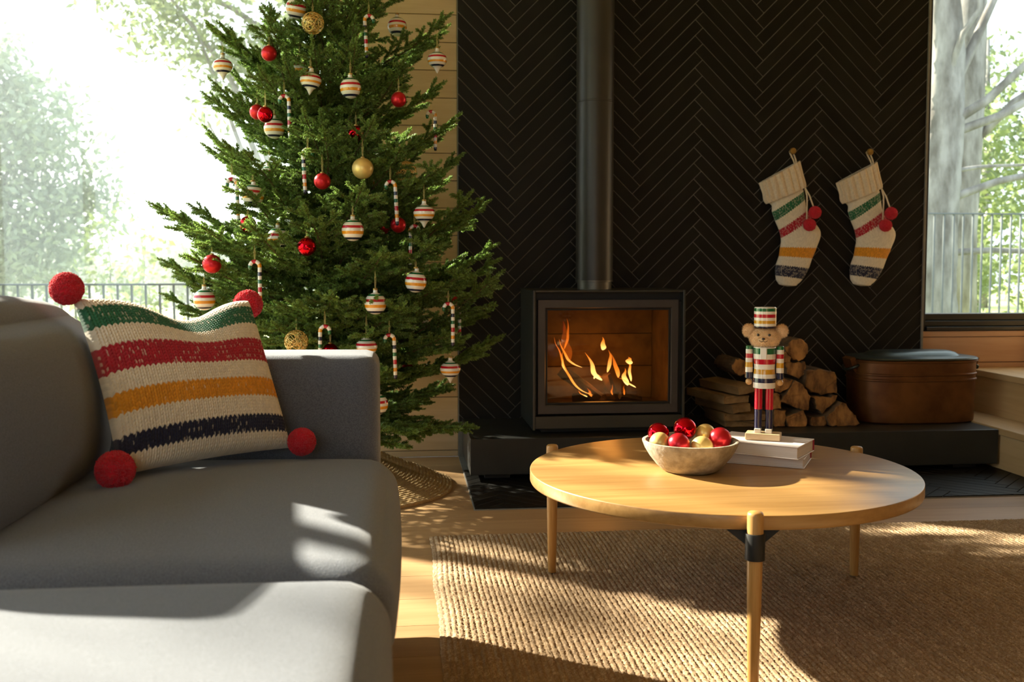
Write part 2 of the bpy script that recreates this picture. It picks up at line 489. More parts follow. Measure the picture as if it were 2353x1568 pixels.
CREAM = (0.78, 0.70, 0.56); GREEN = (0.012, 0.13, 0.055); RED = (0.42, 0.008, 0.025); GOLDY = (0.72, 0.30, 0.015); NAVY = (0.012, 0.015, 0.045)
M = dict(
    plank=wood('pale_shiplap_wood', (0.60, 0.43, 0.25), (0.50, 0.34, 0.185), grain=9, stretch=(0.08, 1, 1), rough=0.6, bump=0.08, knots=3.0, randval=0.05, knot_col=(0.24, 0.12, 0.05)),
    plank_right=wood('warm_shiplap_wood', (0.55, 0.33, 0.20), (0.46, 0.25, 0.14), grain=9, stretch=(0.08, 1, 1), rough=0.55, bump=0.08, knots=3.0, randval=0.05),
    oak_floor=wood('oak_floorboard', (0.44, 0.275, 0.135), (0.33, 0.195, 0.088), grain=7, stretch=(0.07, 1, 1), rough=0.42, bump=0.12, randval=0.10),
    oak=wood('oak_table_wood', (0.45, 0.255, 0.085), (0.31, 0.160, 0.045), grain=13, stretch=(0.05, 1, 1), rough=0.38, bump=0.10, randval=0.0, coat=0.15),
    oak_leg=wood('oak_leg_wood', (0.50, 0.28, 0.09), (0.36, 0.18, 0.045), grain=40, stretch=(1, 1, 0.05), rough=0.42, bump=0.10, randval=0.05),
    step=wood('maple_step_wood', (0.58, 0.40, 0.20), (0.48, 0.31, 0.14), grain=8, stretch=(1, 0.07, 1), rough=0.5, bump=0.08, randval=0.05),
    ceiling=mat('pale_wood_ceiling', (0.55, 0.42, 0.27), 0.7, var=(0.5, 0.36, 0.22), vscale=6),
    room=mat('plain_room_wall', (0.42, 0.31, 0.20), 0.8, var=(0.38, 0.27, 0.17), vscale=5),
    tile=mat('black_slate_tile', (0.0078, 0.0070, 0.0058), 0.46, var=(0.0115, 0.0105, 0.0085), vscale=12, randval=0.35, spec=0.2),
    grout=mat('grey_grout', (0.22, 0.205, 0.18), 0.9, var=(0.18, 0.165, 0.145), vscale=40),
    hearth=mat('charcoal_hearth_steel', (0.020, 0.021, 0.019), 0.42, var=(0.026, 0.027, 0.025), vscale=8, spec=0.4),
    frame=mat('black_window_frame', (0.012, 0.011, 0.010), 0.45, var=(0.016, 0.015, 0.013), vscale=15),
    stove=mat('dark_stove_steel', (0.024, 0.027, 0.025), 0.30, var=(0.031, 0.034, 0.032), vscale=10, spec=0.6),
    black=mat('matt_black_metal', (0.006, 0.006, 0.006), 0.6, var=(0.008, 0.008, 0.007), vscale=10),
    door=mat('grey_stove_door', (0.062, 0.056, 0.056), 0.36, metal=0.3, var=(0.070, 0.064, 0.064), vscale=10),
    pipe=mat('dark_pipe_enamel', (0.030, 0.027, 0.023), 0.40, var=(0.036, 0.032, 0.027), vscale=6),
    collar=mat('grey_pipe_collar', (0.16, 0.145, 0.12), 0.4, metal=0.6, var=(0.13, 0.12, 0.10), vscale=20),
    firebrick=mat('amber_firebrick', (0.15, 0.085, 0.022), 0.85, var=(0.07, 0.03, 0.008), vscale=9, bump=0.3, bscale=60),
    char=mat('charred_log', (0.012, 0.007, 0.005), 0.9, var=(0.05, 0.02, 0.01), vscale=25, bump=0.8, bscale=60),
    pane=glass('window_pane', (0.97, 0.99, 0.98), 0.04),
    fire_pane=glass('stove_pane', (0.95, 0.86, 0.68), 0.022),
    sofa=mat('grey_melange_fabric', (0.074, 0.086, 0.114), 0.95, var=(0.124, 0.140, 0.176), vscale=480, bump=0.55, bscale=520, sheen=0.25, detail=2.0),
    steel_leg=mat('dark_sofa_foot', (0.03, 0.025, 0.02), 0.5, var=(0.04, 0.03, 0.025), vscale=20),
    knit=mat('wool_knit', CREAM, 0.95, attr=True, bump=0.5, bscale=900, sheen=0.35),
    felt=mat('grey_pillow_back', (0.16, 0.155, 0.15), 0.95, var=(0.2, 0.19, 0.185), vscale=300, bump=0.3, bscale=500),
    yarn_red=mat('red_pompom_yarn', (0.66, 0.006, 0.026), 0.9, var=(0.56, 0.005, 0.02), vscale=60, sheen=0.3),
    cream_cord=mat('cream_cord', (0.74, 0.62, 0.47), 0.9, var=(0.66, 0.54, 0.4), vscale=200, bump=0.4, bscale=500),
    jute=mat('jute_weave', (0.50, 0.33, 0.16), 0.95, attr=True, var=(0.30, 0.19, 0.09), vscale=260, bump=0.7, bscale=700, detail=2.0),
    white_gloss=mat('glossy_white_enamel', (0.80, 0.76, 0.68), 0.18, var=(0.82, 0.78, 0.7), vscale=30, coat=0.6),
    green_gloss=mat('glossy_green_enamel', (0.008, 0.115, 0.035), 0.18, var=(0.01, 0.13, 0.04), vscale=30, coat=0.6),
    red_gloss=mat('glossy_red_enamel', (0.47, 0.006, 0.022), 0.18, var=(0.5, 0.008, 0.026), vscale=30, coat=0.6),
    gold_gloss=mat('glossy_amber_enamel', (0.74, 0.29, 0.012), 0.2, var=(0.78, 0.32, 0.02), vscale=30, coat=0.6),
    mustard_gloss=mat('glossy_mustard_enamel', (0.62, 0.31, 0.012), 0.2, var=(0.64, 0.33, 0.02), vscale=30, coat=0.6),
    navy_gloss=mat('glossy_navy_enamel', (0.014, 0.014, 0.045), 0.18, var=(0.018, 0.018, 0.05), vscale=30, coat=0.6),
    red_ball=mat('satin_red_glass', (0.60, 0.015, 0.025), 0.30, metal=0.55, var=(0.55, 0.012, 0.02), vscale=30),
    red_mirror=mat('mirror_red_glass', (0.62, 0.006, 0.02), 0.04, metal=0.95, var=(0.55, 0.004, 0.015), vscale=12),
    gold_ball=mat('satin_gold', (0.86, 0.62, 0.22), 0.34, metal=0.4, var=(0.82, 0.57, 0.19), vscale=30),
    gold_wire=mat('gold_wire', (0.85, 0.62, 0.25), 0.25, metal=1.0, var=(0.8, 0.55, 0.2), vscale=60),
    brass=mat('aged_brass', (0.55, 0.36, 0.10), 0.35, metal=0.6, var=(0.34, 0.2, 0.05), vscale=40),
    thread=mat('gold_thread', (0.78, 0.62, 0.25), 0.5, var=(0.7, 0.55, 0.2), vscale=80),
    bark=mat('spruce_bark', (0.10, 0.07, 0.045), 0.9, var=(0.06, 0.04, 0.025), vscale=30, bump=0.8, bscale=80),
    twig=mat('spruce_twig', (0.13, 0.095, 0.04), 0.9, var=(0.09, 0.06, 0.03), vscale=40),
    needle=leafy('spruce_needle', (0.1, 0.2, 0.03), (0.1, 0.2, 0.03), tl=0.45, attr=True, glossy=0.05),
    stone=mat('travertine_bowl', (0.50, 0.435, 0.335), 0.7, var=(0.27, 0.225, 0.16), vscale=30, bump=0.6, bscale=90, detail=8.0),
    book=mat('pinkish_white_cover', (0.72, 0.64, 0.62), 0.6, var=(0.70, 0.62, 0.60), vscale=12),
    pages=mat('book_pages', (0.74, 0.67, 0.62), 0.9, var=(0.62, 0.54, 0.49), vscale=90, stretch=(0.02, 0.02, 8)),
    spine=mat('red_book_spine', (0.38, 0.03, 0.05), 0.6, var=(0.34, 0.025, 0.045), vscale=15),
    birch=wood('birch_wood', (0.72, 0.53, 0.31), (0.66, 0.46, 0.25), grain=30, stretch=(0.1, 1, 1), rough=0.4, bump=0.05, randval=0.0),
    hand_wood=mat('varnished_hand_wood', (0.66, 0.38, 0.14), 0.35, var=(0.6, 0.33, 0.11), vscale=20, coat=0.3),
    fur=mat('blond_fur', (0.66, 0.42, 0.20), 0.95, attr=True, sheen=0.4),
    bead=mat('black_bead', (0.006, 0.005, 0.005), 0.15, var=(0.01, 0.008, 0.008), vscale=30, coat=0.5),
    copper=mat('aged_copper', (0.20, 0.080, 0.022), 0.45, metal=0.5, var=(0.11, 0.038, 0.010), vscale=7, bump=0.1, bscale=40),
    lid=mat('tarnished_lid', (0.060, 0.075, 0.068), 0.34, metal=0.6, var=(0.035, 0.045, 0.04), vscale=6),
    log_end=mat('split_log_face', (0.42, 0.20, 0.058), 0.9, var=(0.115, 0.048, 0.014), vscale=30, bump=1.0, bscale=70, randval=0.35, detail=7.0, stretch=(1, 1, 0.45)),
    log_bark=mat('log_bark', (0.09, 0.058, 0.03), 0.95, var=(0.17, 0.10, 0.05), vscale=30, bump=0.9, bscale=60, randval=0.2),
    lumber=mat('offcut_lumber', (0.32, 0.195, 0.080), 0.85, var=(0.19, 0.105, 0.038), vscale=18, stretch=(1, 0.2, 1), bump=0.2, bscale=80, randval=0.15),
    rail=mat('grey_rail_metal', (0.10, 0.115, 0.125), 0.5, var=(0.12, 0.135, 0.145), vscale=15),
    deck=mat('weathered_deck', (0.34, 0.30, 0.25), 0.85, var=(0.28, 0.24, 0.2), vscale=12),
    grass=mat('meadow_grass', (0.34, 0.42, 0.16), 0.95, var=(0.45, 0.48, 0.22), vscale=1.5),
    grey_bark=mat('pale_grey_bark', (0.32, 0.31, 0.295), 0.95, var=(0.13, 0.12, 0.108), vscale=7, bump=1.0, bscale=25, stretch=(1, 1, 0.35), detail=8.0),
    leaf_a=leafy('pale_leaf', (0.15, 0.20, 0.09), (0.20, 0.25, 0.13), tl=0.5),
    leaf_b=leafy('spring_leaf', (0.20, 0.26, 0.09), (0.28, 0.34, 0.14), tl=0.55),
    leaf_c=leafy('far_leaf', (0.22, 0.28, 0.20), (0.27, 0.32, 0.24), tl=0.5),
)

# ================================================================== THE ROOM
WX0, WX1, WY0, WZ = -2.2, 4.2, -2.0, 2.55
TILE_X0, TILE_X1 = 0.236, 2.332


def struct(name, VF, m, **kw):
    return tag(obj(name, VF[0], VF[1], m, **kw), kind='structure')


# ---- floor: oak boards running left to right
floor = struct('floor', box(WX0 - 0.1, WX1 + 0.1, WY0 - 0.1, 4.45, -0.12, -0.012), M['oak_floor'])
bw = 0.186
board_cache = {}
r_ = random.Random(3)
y = WY0
row = 0
while y < 4.33:
    y1 = min(y + bw, 4.33)
    x = WX0
    first = True
    while x < WX1 - 0.01:
        ln = r_.choice((1.9, 2.2, 2.5))
        if first:
            ln = r_.choice((0.8, 1.3, 1.7, 2.1)); first = False
        x1 = min(x + ln, WX1)
        key = (round(x1 - x, 3), round(y1 - y, 3))
        if key not in board_cache:
            V, F = bbox_mesh(0, key[0] - 0.0007, 0, key[1] - 0.0007, -0.0118, 0, 0.0005, 1)
            board_cache[key] = new_mesh('floor_plank', V, F, M['oak_floor'])
        o = bpy.data.objects.new('floor_plank', board_cache[key])
        o.location = (x, y, 0)
        link(o, floor)
        x = x1
    y = y1
    row += 1


# ---- herringbone tiles
def clip_poly(P, x0, x1, y0, y1):
    def half(P, f, inter):
        out = []
        for i in range(len(P)):
            a, b = P[i], P[(i + 1) % len(P)]
            fa, fb = f(a), f(b)
            if fa >= 0: out.append(a)
            if (fa >= 0) != (fb >= 0):
                t = fa / (fa - fb)
                out.append((a[0] + (b[0] - a[0]) * t, a[1] + (b[1] - a[1]) * t))
        return out
    for f in (lambda p: p[0] - x0, lambda p: x1 - p[0], lambda p: p[1] - y0, lambda p: y1 - p[1]):
        P = half(P, f, None)
        if len(P) < 3: return []
    return P


def area(P):
    return 0.5 * sum(P[i][0] * P[(i + 1) % len(P)][1] - P[(i + 1) % len(P)][0] * P[i][1] for i in range(len(P)))


def herring(w, L, gap, u0, v0, rect):
    """list of (polygon, kind, corner) covering rect = x0,x1,y0,y1; kind 0/1 full tile of either slope, 2 cut tile"""
    c = math.sqrt(0.5)
    x0, x1, y0, y1 = rect
    g = gap / 2
    out = []
    nk = int((x1 - x0 + y1 - y0) / (w * 1.2)) + 60
    nm = int((x1 - x0) / (L * 1.2)) + 6
    for m in range(-nm, nm + 1):
        for k in range(-nk, nk + 1):
            ox, oy = m * L + k * w, -m * L + k * w
            for t, (ax, ay, bx, by) in enumerate(((0, 0, L, w), (L, w - L, L + w, w))):
                q = [(ox + ax + g, oy + ay + g), (ox + bx - g, oy + ay + g), (ox + bx - g, oy + by - g), (ox + ax + g, oy + by - g)]
                q = [(u0 + (p[0] - p[1]) * c, v0 + (p[0] + p[1]) * c) for p in q]
                xs = [p[0] for p in q]; ys = [p[1] for p in q]
                if max(xs) < x0 or min(xs) > x1 or max(ys) < y0 or min(ys) > y1:
                    continue
                if min(xs) >= x0 and max(xs) <= x1 and min(ys) >= y0 and max(ys) <= y1:
                    out.append((q, t, q[0]))
                else:
                    p = clip_poly(q, x0, x1, y0, y1)
                    if len(p) >= 3 and abs(area(p)) > 6e-5:
                        out.append((p, 2, p[0]))
    return out


def tile_solid(P, depth, ch):
    """2D polygon -> V (u, v, h) with chamfered top, F"""
    if area(P) < 0: P = P[::-1]
    n = len(P)
    P = np.array(P)
    cen = P.mean(0)
    ins = []
    for i in range(n):
        a, b, c_ = P[i - 1], P[i], P[(i + 1) % n]
        e1 = (b - a) / (np.linalg.norm(b - a) + 1e-9); e2 = (c_ - b) / (np.linalg.norm(c_ - b) + 1e-9)
        n1 = np.array([-e1[1], e1[0]]); n2 = np.array([-e2[1], e2[0]])
        d = n1 + n2
        d = d / max(0.35, d @ n1) * ch
        ins.append(b + d)
    V = [(p[0], p[1], 0) for p in P] + [(p[0], p[1], depth - ch) for p in P] + [(p[0], p[1], depth) for p in ins]
    F = [tuple(range(2 * n, 3 * n))]
    for i in range(n):
        j = (i + 1) % n
        F += [(i, j, n + j, n + i), (n + i, n + j, 2 * n + j, 2 * n + i)]
    return np.array(V, float), F


def lay_tiles(parent, tiles, to_world, depth, ch, m, limit=300, priority=None):
    full = {}
    if priority:
        tiles = sorted(tiles, key=priority)
    rest = []
    ploc = np.array(root_loc(parent))
    for i, (P, kind, c0) in enumerate(tiles):
        if i >= limit:
            rest.append(P); continue
        if kind < 2:
            if kind not in full:
                Q = [(p[0] - c0[0], p[1] - c0[1]) for p in P]
                V, F = tile_solid(Q, depth, ch)
                W = np.array([to_world(*v) for v in V]) - np.array(to_world(0, 0, 0))
                full[kind] = new_mesh('tile', W, F, m)
            o = bpy.data.objects.new('tile', full[kind])
            jit = rng.normal(0, 0.0002)
            o.location = np.array(to_world(c0[0], c0[1], jit)) - ploc
            link(o, parent)
        else:
            V, F = tile_solid(P, depth, ch)
            W = [to_world(*v) for v in V]
            base = np.array(W[0])
            o = bpy.data.objects.new('tile', new_mesh('tile', np.array(W) - base, F, m))
            o.location = base - ploc
            link(o, parent)
    if rest:
        VV, FF = join(*[tile_solid(P, depth, ch) for P in rest])
        W = [to_world(*v) for v in VV]
        tag(obj('tile_remainder', W, FF, m, parent), kind='stuff')


wall_back = struct('wall_back', box(TILE_X0, TILE_X1, 4.3025, 4.46, 0, WZ), M['grout'])
tl = herring(0.0485, 0.386, 0.0032, 1.029, 1.590, (TILE_X0 + 0.002, TILE_X1 - 0.002, 0.155, WZ))
lay_tiles(wall_back, tl, lambda u, v, h: (u, 4.3025 - h, v), 0.0028, 0.0007, M['tile'], 300,
          priority=lambda t: max(p[1] for p in t[0]) if True else 0)
trim_1 = struct('trim_1', bbox_mesh(TILE_X1 - 0.001, TILE_X1 + 0.009, 4.294, 4.345, 0.17, WZ, 0.001, 1), M['grout'])

# ---- pale shiplap beside the tiles
PL = 0.1168


def shiplap(wall, x0, x1, z_lines, front, m):
    cache = {}
    for a, b in zip(z_lines[:-1], z_lines[1:]):
        key = round(b - a, 4)
        if key not in cache:
            V, F = bbox_mesh(0, x1 - x0, 0, 0.016, 0.0014, key - 0.0014, 0.0016, 1)
            cache[key] = new_mesh('wall_plank', V, F, m)
        o = bpy.data.objects.new('wall_plank', cache[key])
        o.location = (x0, front, a)
        link(o, wall)


lines_l = [0.0] + [0.028 + PL * k for k in range(22) if 0.028 + PL * k < WZ - 0.02] + [WZ]
wall_bl = struct('wall_back_left', box(-0.257, TILE_X0, 4.343, 4.46, 0, WZ), M['grout'])
shiplap(wall_bl, -0.257, TILE_X0 - 0.001, lines_l, 4.33, M['plank'])
wall_br = struct('wall_back_right', box(TILE_X1 + 0.009, WX1, 4.343, 4.46, 0, 0.534), M['grout'])
shiplap(wall_br, TILE_X1 + 0.009, WX1, [0.0, 0.035, 0.152, 0.27, 0.388, 0.506, 0.534], 4.33, M['plank_right'])
struct('wall_back_top', box(TILE_X1 + 0.009, WX1, 4.34, 4.46, 2.32, WZ), M['plank_right'])
struct('wall_back_header', box(WX0, -0.257, 4.34, 4.46, 2.42, WZ), M['plank'])
struct('wall_right', box(WX1, WX1 + 0.1, WY0, 4.46, 0, WZ), M['room'])
struct('wall_rear', join(box(WX0, WX1, WY0 - 0.1, WY0, 0, 0.7), box(WX0, WX1, WY0 - 0.1, WY0, 2.3, WZ), box(WX0, -1.9, WY0 - 0.1, WY0, 0.7, 2.3), box(0.2, WX1, WY0 - 0.1, WY0, 0.7, 2.3)), M['room'])
struct('wall_left', join(box(WX0 - 0.1, WX0, WY0, -0.6, 0, WZ), box(WX0 - 0.1, WX0, -0.6, 4.46, 2.42, WZ)), M['room'])
struct('ceiling', box(WX0 - 0.1, WX1 + 0.1, WY0 - 0.1, 4.46, WZ, WZ + 0.1), M['ceiling'])


# ---- windows
def window(name, rects, frame_boxes):
    w = bpy.data.objects.new(name, None)
    w.empty_display_size = 0.05
    w.location = rects[0][0]
    link(w)
    tag(w, kind='structure')
    for fb in frame_boxes:
        V, F = bbox_mesh(*fb, 0.002, 1)
        obj('window_frame', V, F, M['frame'], w)
    for c, (x0, x1, y0, y1, z0, z1) in rects:
        V, F = box(x0, x1, y0, y1, z0, z1)
        obj('window_pane', V, F, M['pane'], w)
    return w


window('window_1', [((-1.2, 4.39, 0.02), (-2.14, -0.315, 4.392, 4.398, 0.09, 2.36))],
       [(-0.315, -0.257, 4.345, 4.44, 0.0, 2.42), (-2.2, -2.14, 4.345, 4.44, 0.0, 2.42), (-2.14, -0.315, 4.345, 4.44, 0.02, 0.09), (-2.14, -0.315, 4.345, 4.44, 2.36, 2.42)])
window('window_2', [((3.2, 4.39, 0.54), (2.372, 4.14, 4.405, 4.411, 0.612, 2.26))],
       [(2.342, 2.372, 4.335, 4.44, 0.536, 2.32), (4.14, 4.2, 4.345, 4.44, 0.536, 2.32),
        (2.372, 4.14, 4.322, 4.44, 0.536, 0.553), (2.372, 4.14, 4.338, 4.44, 0.556, 0.580), (2.372, 4.14, 4.350, 4.44, 0.583, 0.612), (2.372, 4.14, 4.345, 4.44, 2.26, 2.32)])
ys = [-0.6, 1.2, 2.9, 4.345]
fbs, panes = [(-2.29, -2.21, -0.6, 4.345, 0.0, 0.08), (-2.29, -2.21, -0.6, 4.345, 2.36, 2.42)], []
for k, yy in enumerate(ys[:-1]):
    fbs.append((-2.285, -2.215, yy, yy + 0.05, 0.08, 2.36))
    panes.append(((-2.25, 2.0, 0.05), (-2.253, -2.247, yy + 0.05, ys[k + 1], 0.08, 2.36)))
window('window_3', panes, fbs)

window('window_4', [((-0.3, -2.05, 0.7), (-1.84, 0.14, -2.053, -2.047, 0.76, 2.24))],
       [(-1.9, -1.84, -2.09, -2.01, 0.7, 2.3), (0.14, 0.2, -2.09, -2.01, 0.7, 2.3), (-1.84, 0.14, -2.09, -2.01, 0.7, 0.76), (-1.84, 0.14, -2.09, -2.01, 2.24, 2.3), (-0.88, -0.82, -2.09, -2.01, 0.76, 2.24)])

# ---- slate pad set into the floor before the hearth
pad = struct('floor_pad', box(TILE_X0, 2.62, 3.352, 4.30, 0.0, 0.0035), M['grout'])
tp = herring(0.0485, 0.386, 0.003, 0.62, 3.56, (TILE_X0 + 0.003, 2.617, 3.355, 4.0))
lay_tiles(pad, tp, lambda u, v, h: (u, v, 0.0035 + h), 0.004, 0.0008, M['tile'], 290, priority=lambda t: min(p[1] for p in t[0]))

# ---- wooden steps up to the right
st1 = thing('wooden_step', 'low pale wooden step at the right end of the hearth', 'step', (2.5, 3.4, 0))
obj('tread', *bbox_mesh(2.395, 2.62, 2.4, 4.328, 0.148, 0.176, 0.003), M['step'], st1)
obj('riser', *bbox_mesh(2.405, 2.42, 2.4, 4.328, 0.008, 0.148, 0.002), M['step'], st1)
st2 = thing('wooden_step', 'higher pale wooden step just below the window by the copper tub', 'step', (2.7, 3.4, 0))
obj('tread', *bbox_mesh(2.56, 2.90, 2.4, 4.328, 0.338, 0.366, 0.003), M['step'], st2)
obj('riser', *bbox_mesh(2.57, 2.585, 2.4, 4.328, 0.176, 0.338, 0.002), M['step'], st2)
struct('floor_landing', box(2.9, WX1, 2.4, 4.328, 0.0, 0.53), M['step'])

# ---- hearth bench
he = thing('hearth_bench', 'long low charcoal hearth bench under the black stove', 'hearth', (1.3, 4.0, 0))
obj('slab', *bbox_mesh(0.252, 2.393, 3.780, 4.30, 0.030, 0.170, 0.003), M['hearth'], he)
for x in (0.36, 1.32, 2.28):
    obj('foot', *bbox_mesh(x - 0.05, x + 0.05, 3.83, 4.2, 0.0076, 0.030, 0.002), M['black'], he)

# ================================================================== STOVE
sv = thing('wood_stove', 'black steel wood stove with a wide glass door and burning fire', 'stove', (0.805, 4.06, 0.17))
SX0, SX1, SY0, SY1, SZ0, SZ1 = 0.503, 1.112, 3.86, 4.27, 0.186, 0.736
t = 0.010
obj('side_panel', *bbox_mesh(SX0, SX0 + t, SY0, SY1, SZ0, SZ1, 0.002), M['stove'], sv)
obj('side_panel', *bbox_mesh(SX1 - t, SX1, SY0, SY1, SZ0, SZ1, 0.002), M['stove'], sv)
obj('top_plate', *bbox_mesh(SX0 + t, SX1 - t, SY0, SY1, SZ1 - 0.008, SZ1, 0.002), M['stove'], sv)
obj('back_panel', *bbox_mesh(SX0 + t, SX1 - t, SY1 - 0.008, SY1, SZ0, SZ1 - 0.008, 0.002), M['stove'], sv)
obj('base_panel', *bbox_mesh(SX0 + t, SX1 - t, SY0 + 0.004, SY1 - 0.008, SZ0 + 0.004, 0.240, 0.003), M['stove'], sv)
obj('plinth', *bbox_mesh(SX0 + 0.04, SX1 - 0.04, SY0 + 0.05, SY1 - 0.03, 0.1705, SZ0 + 0.004, 0.002), M['black'], sv)
obj('air_vent', *bbox_mesh(SX0 + t, SX1 - t, SY0 + 0.045, SY0 + 0.055, 0.69, SZ1 - 0.008, 0.001), M['black'], sv)
# door frame as a picture frame
DX0, DX1, DZ0, DZ1 = 0.524, 1.089, 0.2465, 0.699
GX0, GX1, GZ0, GZ1 = 0.556, 1.058, 0.283, 0.664
dY0, dY1 = 3.878, 3.898


def picture_frame(X0, X1, Z0, Z1, x0, x1, z0, z1, ya, yb, ch=0.004):
    V, F = [], []
    rings = [((X0, X1, Z0, Z1), yb), ((X0, X1, Z0, Z1), ya + 0.002), ((X0 + 0.002, X1 - 0.002, Z0 + 0.002, Z1 - 0.002), ya), ((x0 - ch, x1 + ch, z0 - ch, z1 + ch), ya), ((x0, x1, z0, z1), ya + ch), ((x0, x1, z0, z1), yb)]
    for (a, b, c, d), yy in rings:
        V += [(a, yy, c), (b, yy, c), (b, yy, d), (a, yy, d)]
    n = len(rings)
    for i in range(n):
        j = (i + 1) % n
        for k in range(4):
            l = (k + 1) % 4
            F.append((4 * i + k, 4 * j + k, 4 * j + l, 4 * i + l))
    return np.array(V), [f[::-1] for f in F]


door = obj('door', *picture_frame(DX0, DX1, DZ0, DZ1, GX0, GX1, GZ0, GZ1, dY0, dY1), M['door'], sv)
obj('glass', *box(GX0 - 0.003, GX1 + 0.003, 3.890, 3.894, GZ0 - 0.003, GZ1 + 0.003), M['fire_pane'], door)
obj('glass_bead', *picture_frame(GX0, GX1, GZ0, GZ1, GX0 + 0.008, GX1 - 0.008, GZ0 + 0.008, GZ1 - 0.008, 3.886, 3.8895, 0.001), M['black'], door)
# side cheeks beside the door
obj('cheek', *bbox_mesh(SX0 + t, DX0 - 0.002, SY0 + 0.03, SY0 + 0.04, 0.242, 0.69, 0.001), M['black'], sv)
obj('cheek', *bbox_mesh(DX1 + 0.002, SX1 - t, SY0 + 0.03, SY0 + 0.04, 0.242, 0.69, 0.001), M['black'], sv)
# firebox lining
fb = obj('firebox', *join(box(0.53, 0.545, 3.90, 4.25, 0.262, 0.685), box(1.068, 1.083, 3.90, 4.25, 0.262, 0.685), box(0.53, 1.083, 3.90, 4.25, 0.245, 0.262), box(0.53, 1.083, 3.90, 4.25, 0.685, 0.69)), M['firebrick'], sv)
for k in range(3):
    for j in range(1):
        x0 = 0.546
        obj('firebrick', *bbox_mesh(x0 + 0.001, x0 + 0.521, 4.215, 4.25, 0.263 + k * 0.140, 0.401 + k * 0.140, 0.004), M['firebrick'], fb)
obj('log_rail', *tube([(0.56, 3.915, 0.285), (0.80, 3.915, 0.285), (1.05, 3.915, 0.285)], 0.005, 8), M['stove'], sv)
# flue pipe
px, py, pr = 0.788, 4.09, 0.0765
pp = obj('flue_pipe', *lathe([(pr, 0.765), (pr, 1.496), (pr + 0.0012, 1.4975), (pr + 0.0012, 1.503), (pr, 1.5045), (pr, WZ)], 48, (px, py, 0)), M['pipe'], sv)
auto_smooth(pp, 20)
cl = obj('pipe_collar', *lathe([(pr - 0.006, 0.736), (pr - 0.006, 0.765), (pr + 0.001, 0.766), (pr + 0.001, 0.772), (pr - 0.002, 0.774)], 48, (px, py, 0)), M['collar'], sv)
auto_smooth(cl)


def rough_log(name, P, r, seg, m, parent=None, amp=0.18, sd=0):
    V, F = tube(P, r, seg)
    rr = np.random.default_rng(sd)
    ctr = np.repeat(np.asarray(P, float), seg, axis=0)
    s = 1 + amp * (np.tile(rr.normal(0, 1, seg), len(P)) * 0.6 + rr.normal(0, 0.35, len(V)))
    V = ctr + (V - ctr) * s[:, None]
    return obj(name, V, F, m, parent)


def lin(a, b, n):
    a, b = np.array(a, float), np.array(b, float)
    return [a + (b - a) * k / (n - 1) for k in range(n)]


tag(rough_log('burning_log', lin((0.645, 4.06, 0.405), (0.80, 4.02, 0.288), 9), 0.026, 12, M['char'], sd=1), 'charred log slanting down to the right inside the stove fire', 'log')
tag(rough_log('burning_log', lin((0.70, 4.08, 0.283), (0.97, 4.10, 0.286), 9), 0.021, 12, M['char'], sd=2), 'charred log lying flat at the bottom of the stove fire', 'log')
tag(rough_log('burning_log', lin((0.83, 4.04, 0.385), (0.865, 4.05, 0.285), 7), 0.022, 12, M['char'], sd=3), 'short charred log standing upright among the stove flames', 'log')
tag(rough_log('burning_log', lin((0.88, 4.0, 0.30), (0.975, 4.03, 0.277), 6), 0.014, 10, M['char'], sd=4), 'small charred stick at the right of the stove fire', 'log')


def flame_mat():
    m = bpy.data.materials.new('flame'); m.use_nodes = True
    nt = m.node_tree; nt.nodes.clear()
    out = N(nt, 'ShaderNodeOutputMaterial')
    at = N(nt, 'ShaderNodeAttribute', attribute_name='Col')
    sp = N(nt, 'ShaderNodeSeparateColor')
    nt.links.new(at.outputs['Color'], sp.inputs[0])
    rp = N(nt, 'ShaderNodeValToRGB')
    e = rp.color_ramp.elements
    e[0].position = 0.0; e[0].color = (0.75, 0.10, 0.008, 1)
    e[1].position = 1.0; e[1].color = (1.0, 0.72, 0.30, 1)
    k = e.new(0.5); k.color = (1.0, 0.27, 0.03, 1)
    nt.links.new(sp.outputs[0], rp.inputs[0])
    em = N(nt, 'ShaderNodeEmission'); nt.links.new(rp.outputs[0], em.inputs['Color'])
    ml = N(nt, 'ShaderNodeMath', operation='MULTIPLY_ADD'); ml.inputs[1].default_value = 1.25; ml.inputs[2].default_value = 0.45
    nt.links.new(sp.outputs[0], ml.inputs[0]); nt.links.new(ml.outputs[0], em.inputs['Strength'])
    tr = N(nt, 'ShaderNodeBsdfTransparent')
    mx = N(nt, 'ShaderNodeMixShader')
    nt.links.new(sp.outputs[1], mx.inputs[0]); nt.links.new(tr.outputs[0], mx.inputs[1]); nt.links.new(em.outputs[0], mx.inputs[2])
    nt.links.new(mx.outputs[0], out.inputs[0])
    return m


M['flame'] = flame_mat()
fire = thing('fire', 'orange flames licking over charred logs inside the stove', 'fire', (0.80, 4.02, 0.29))


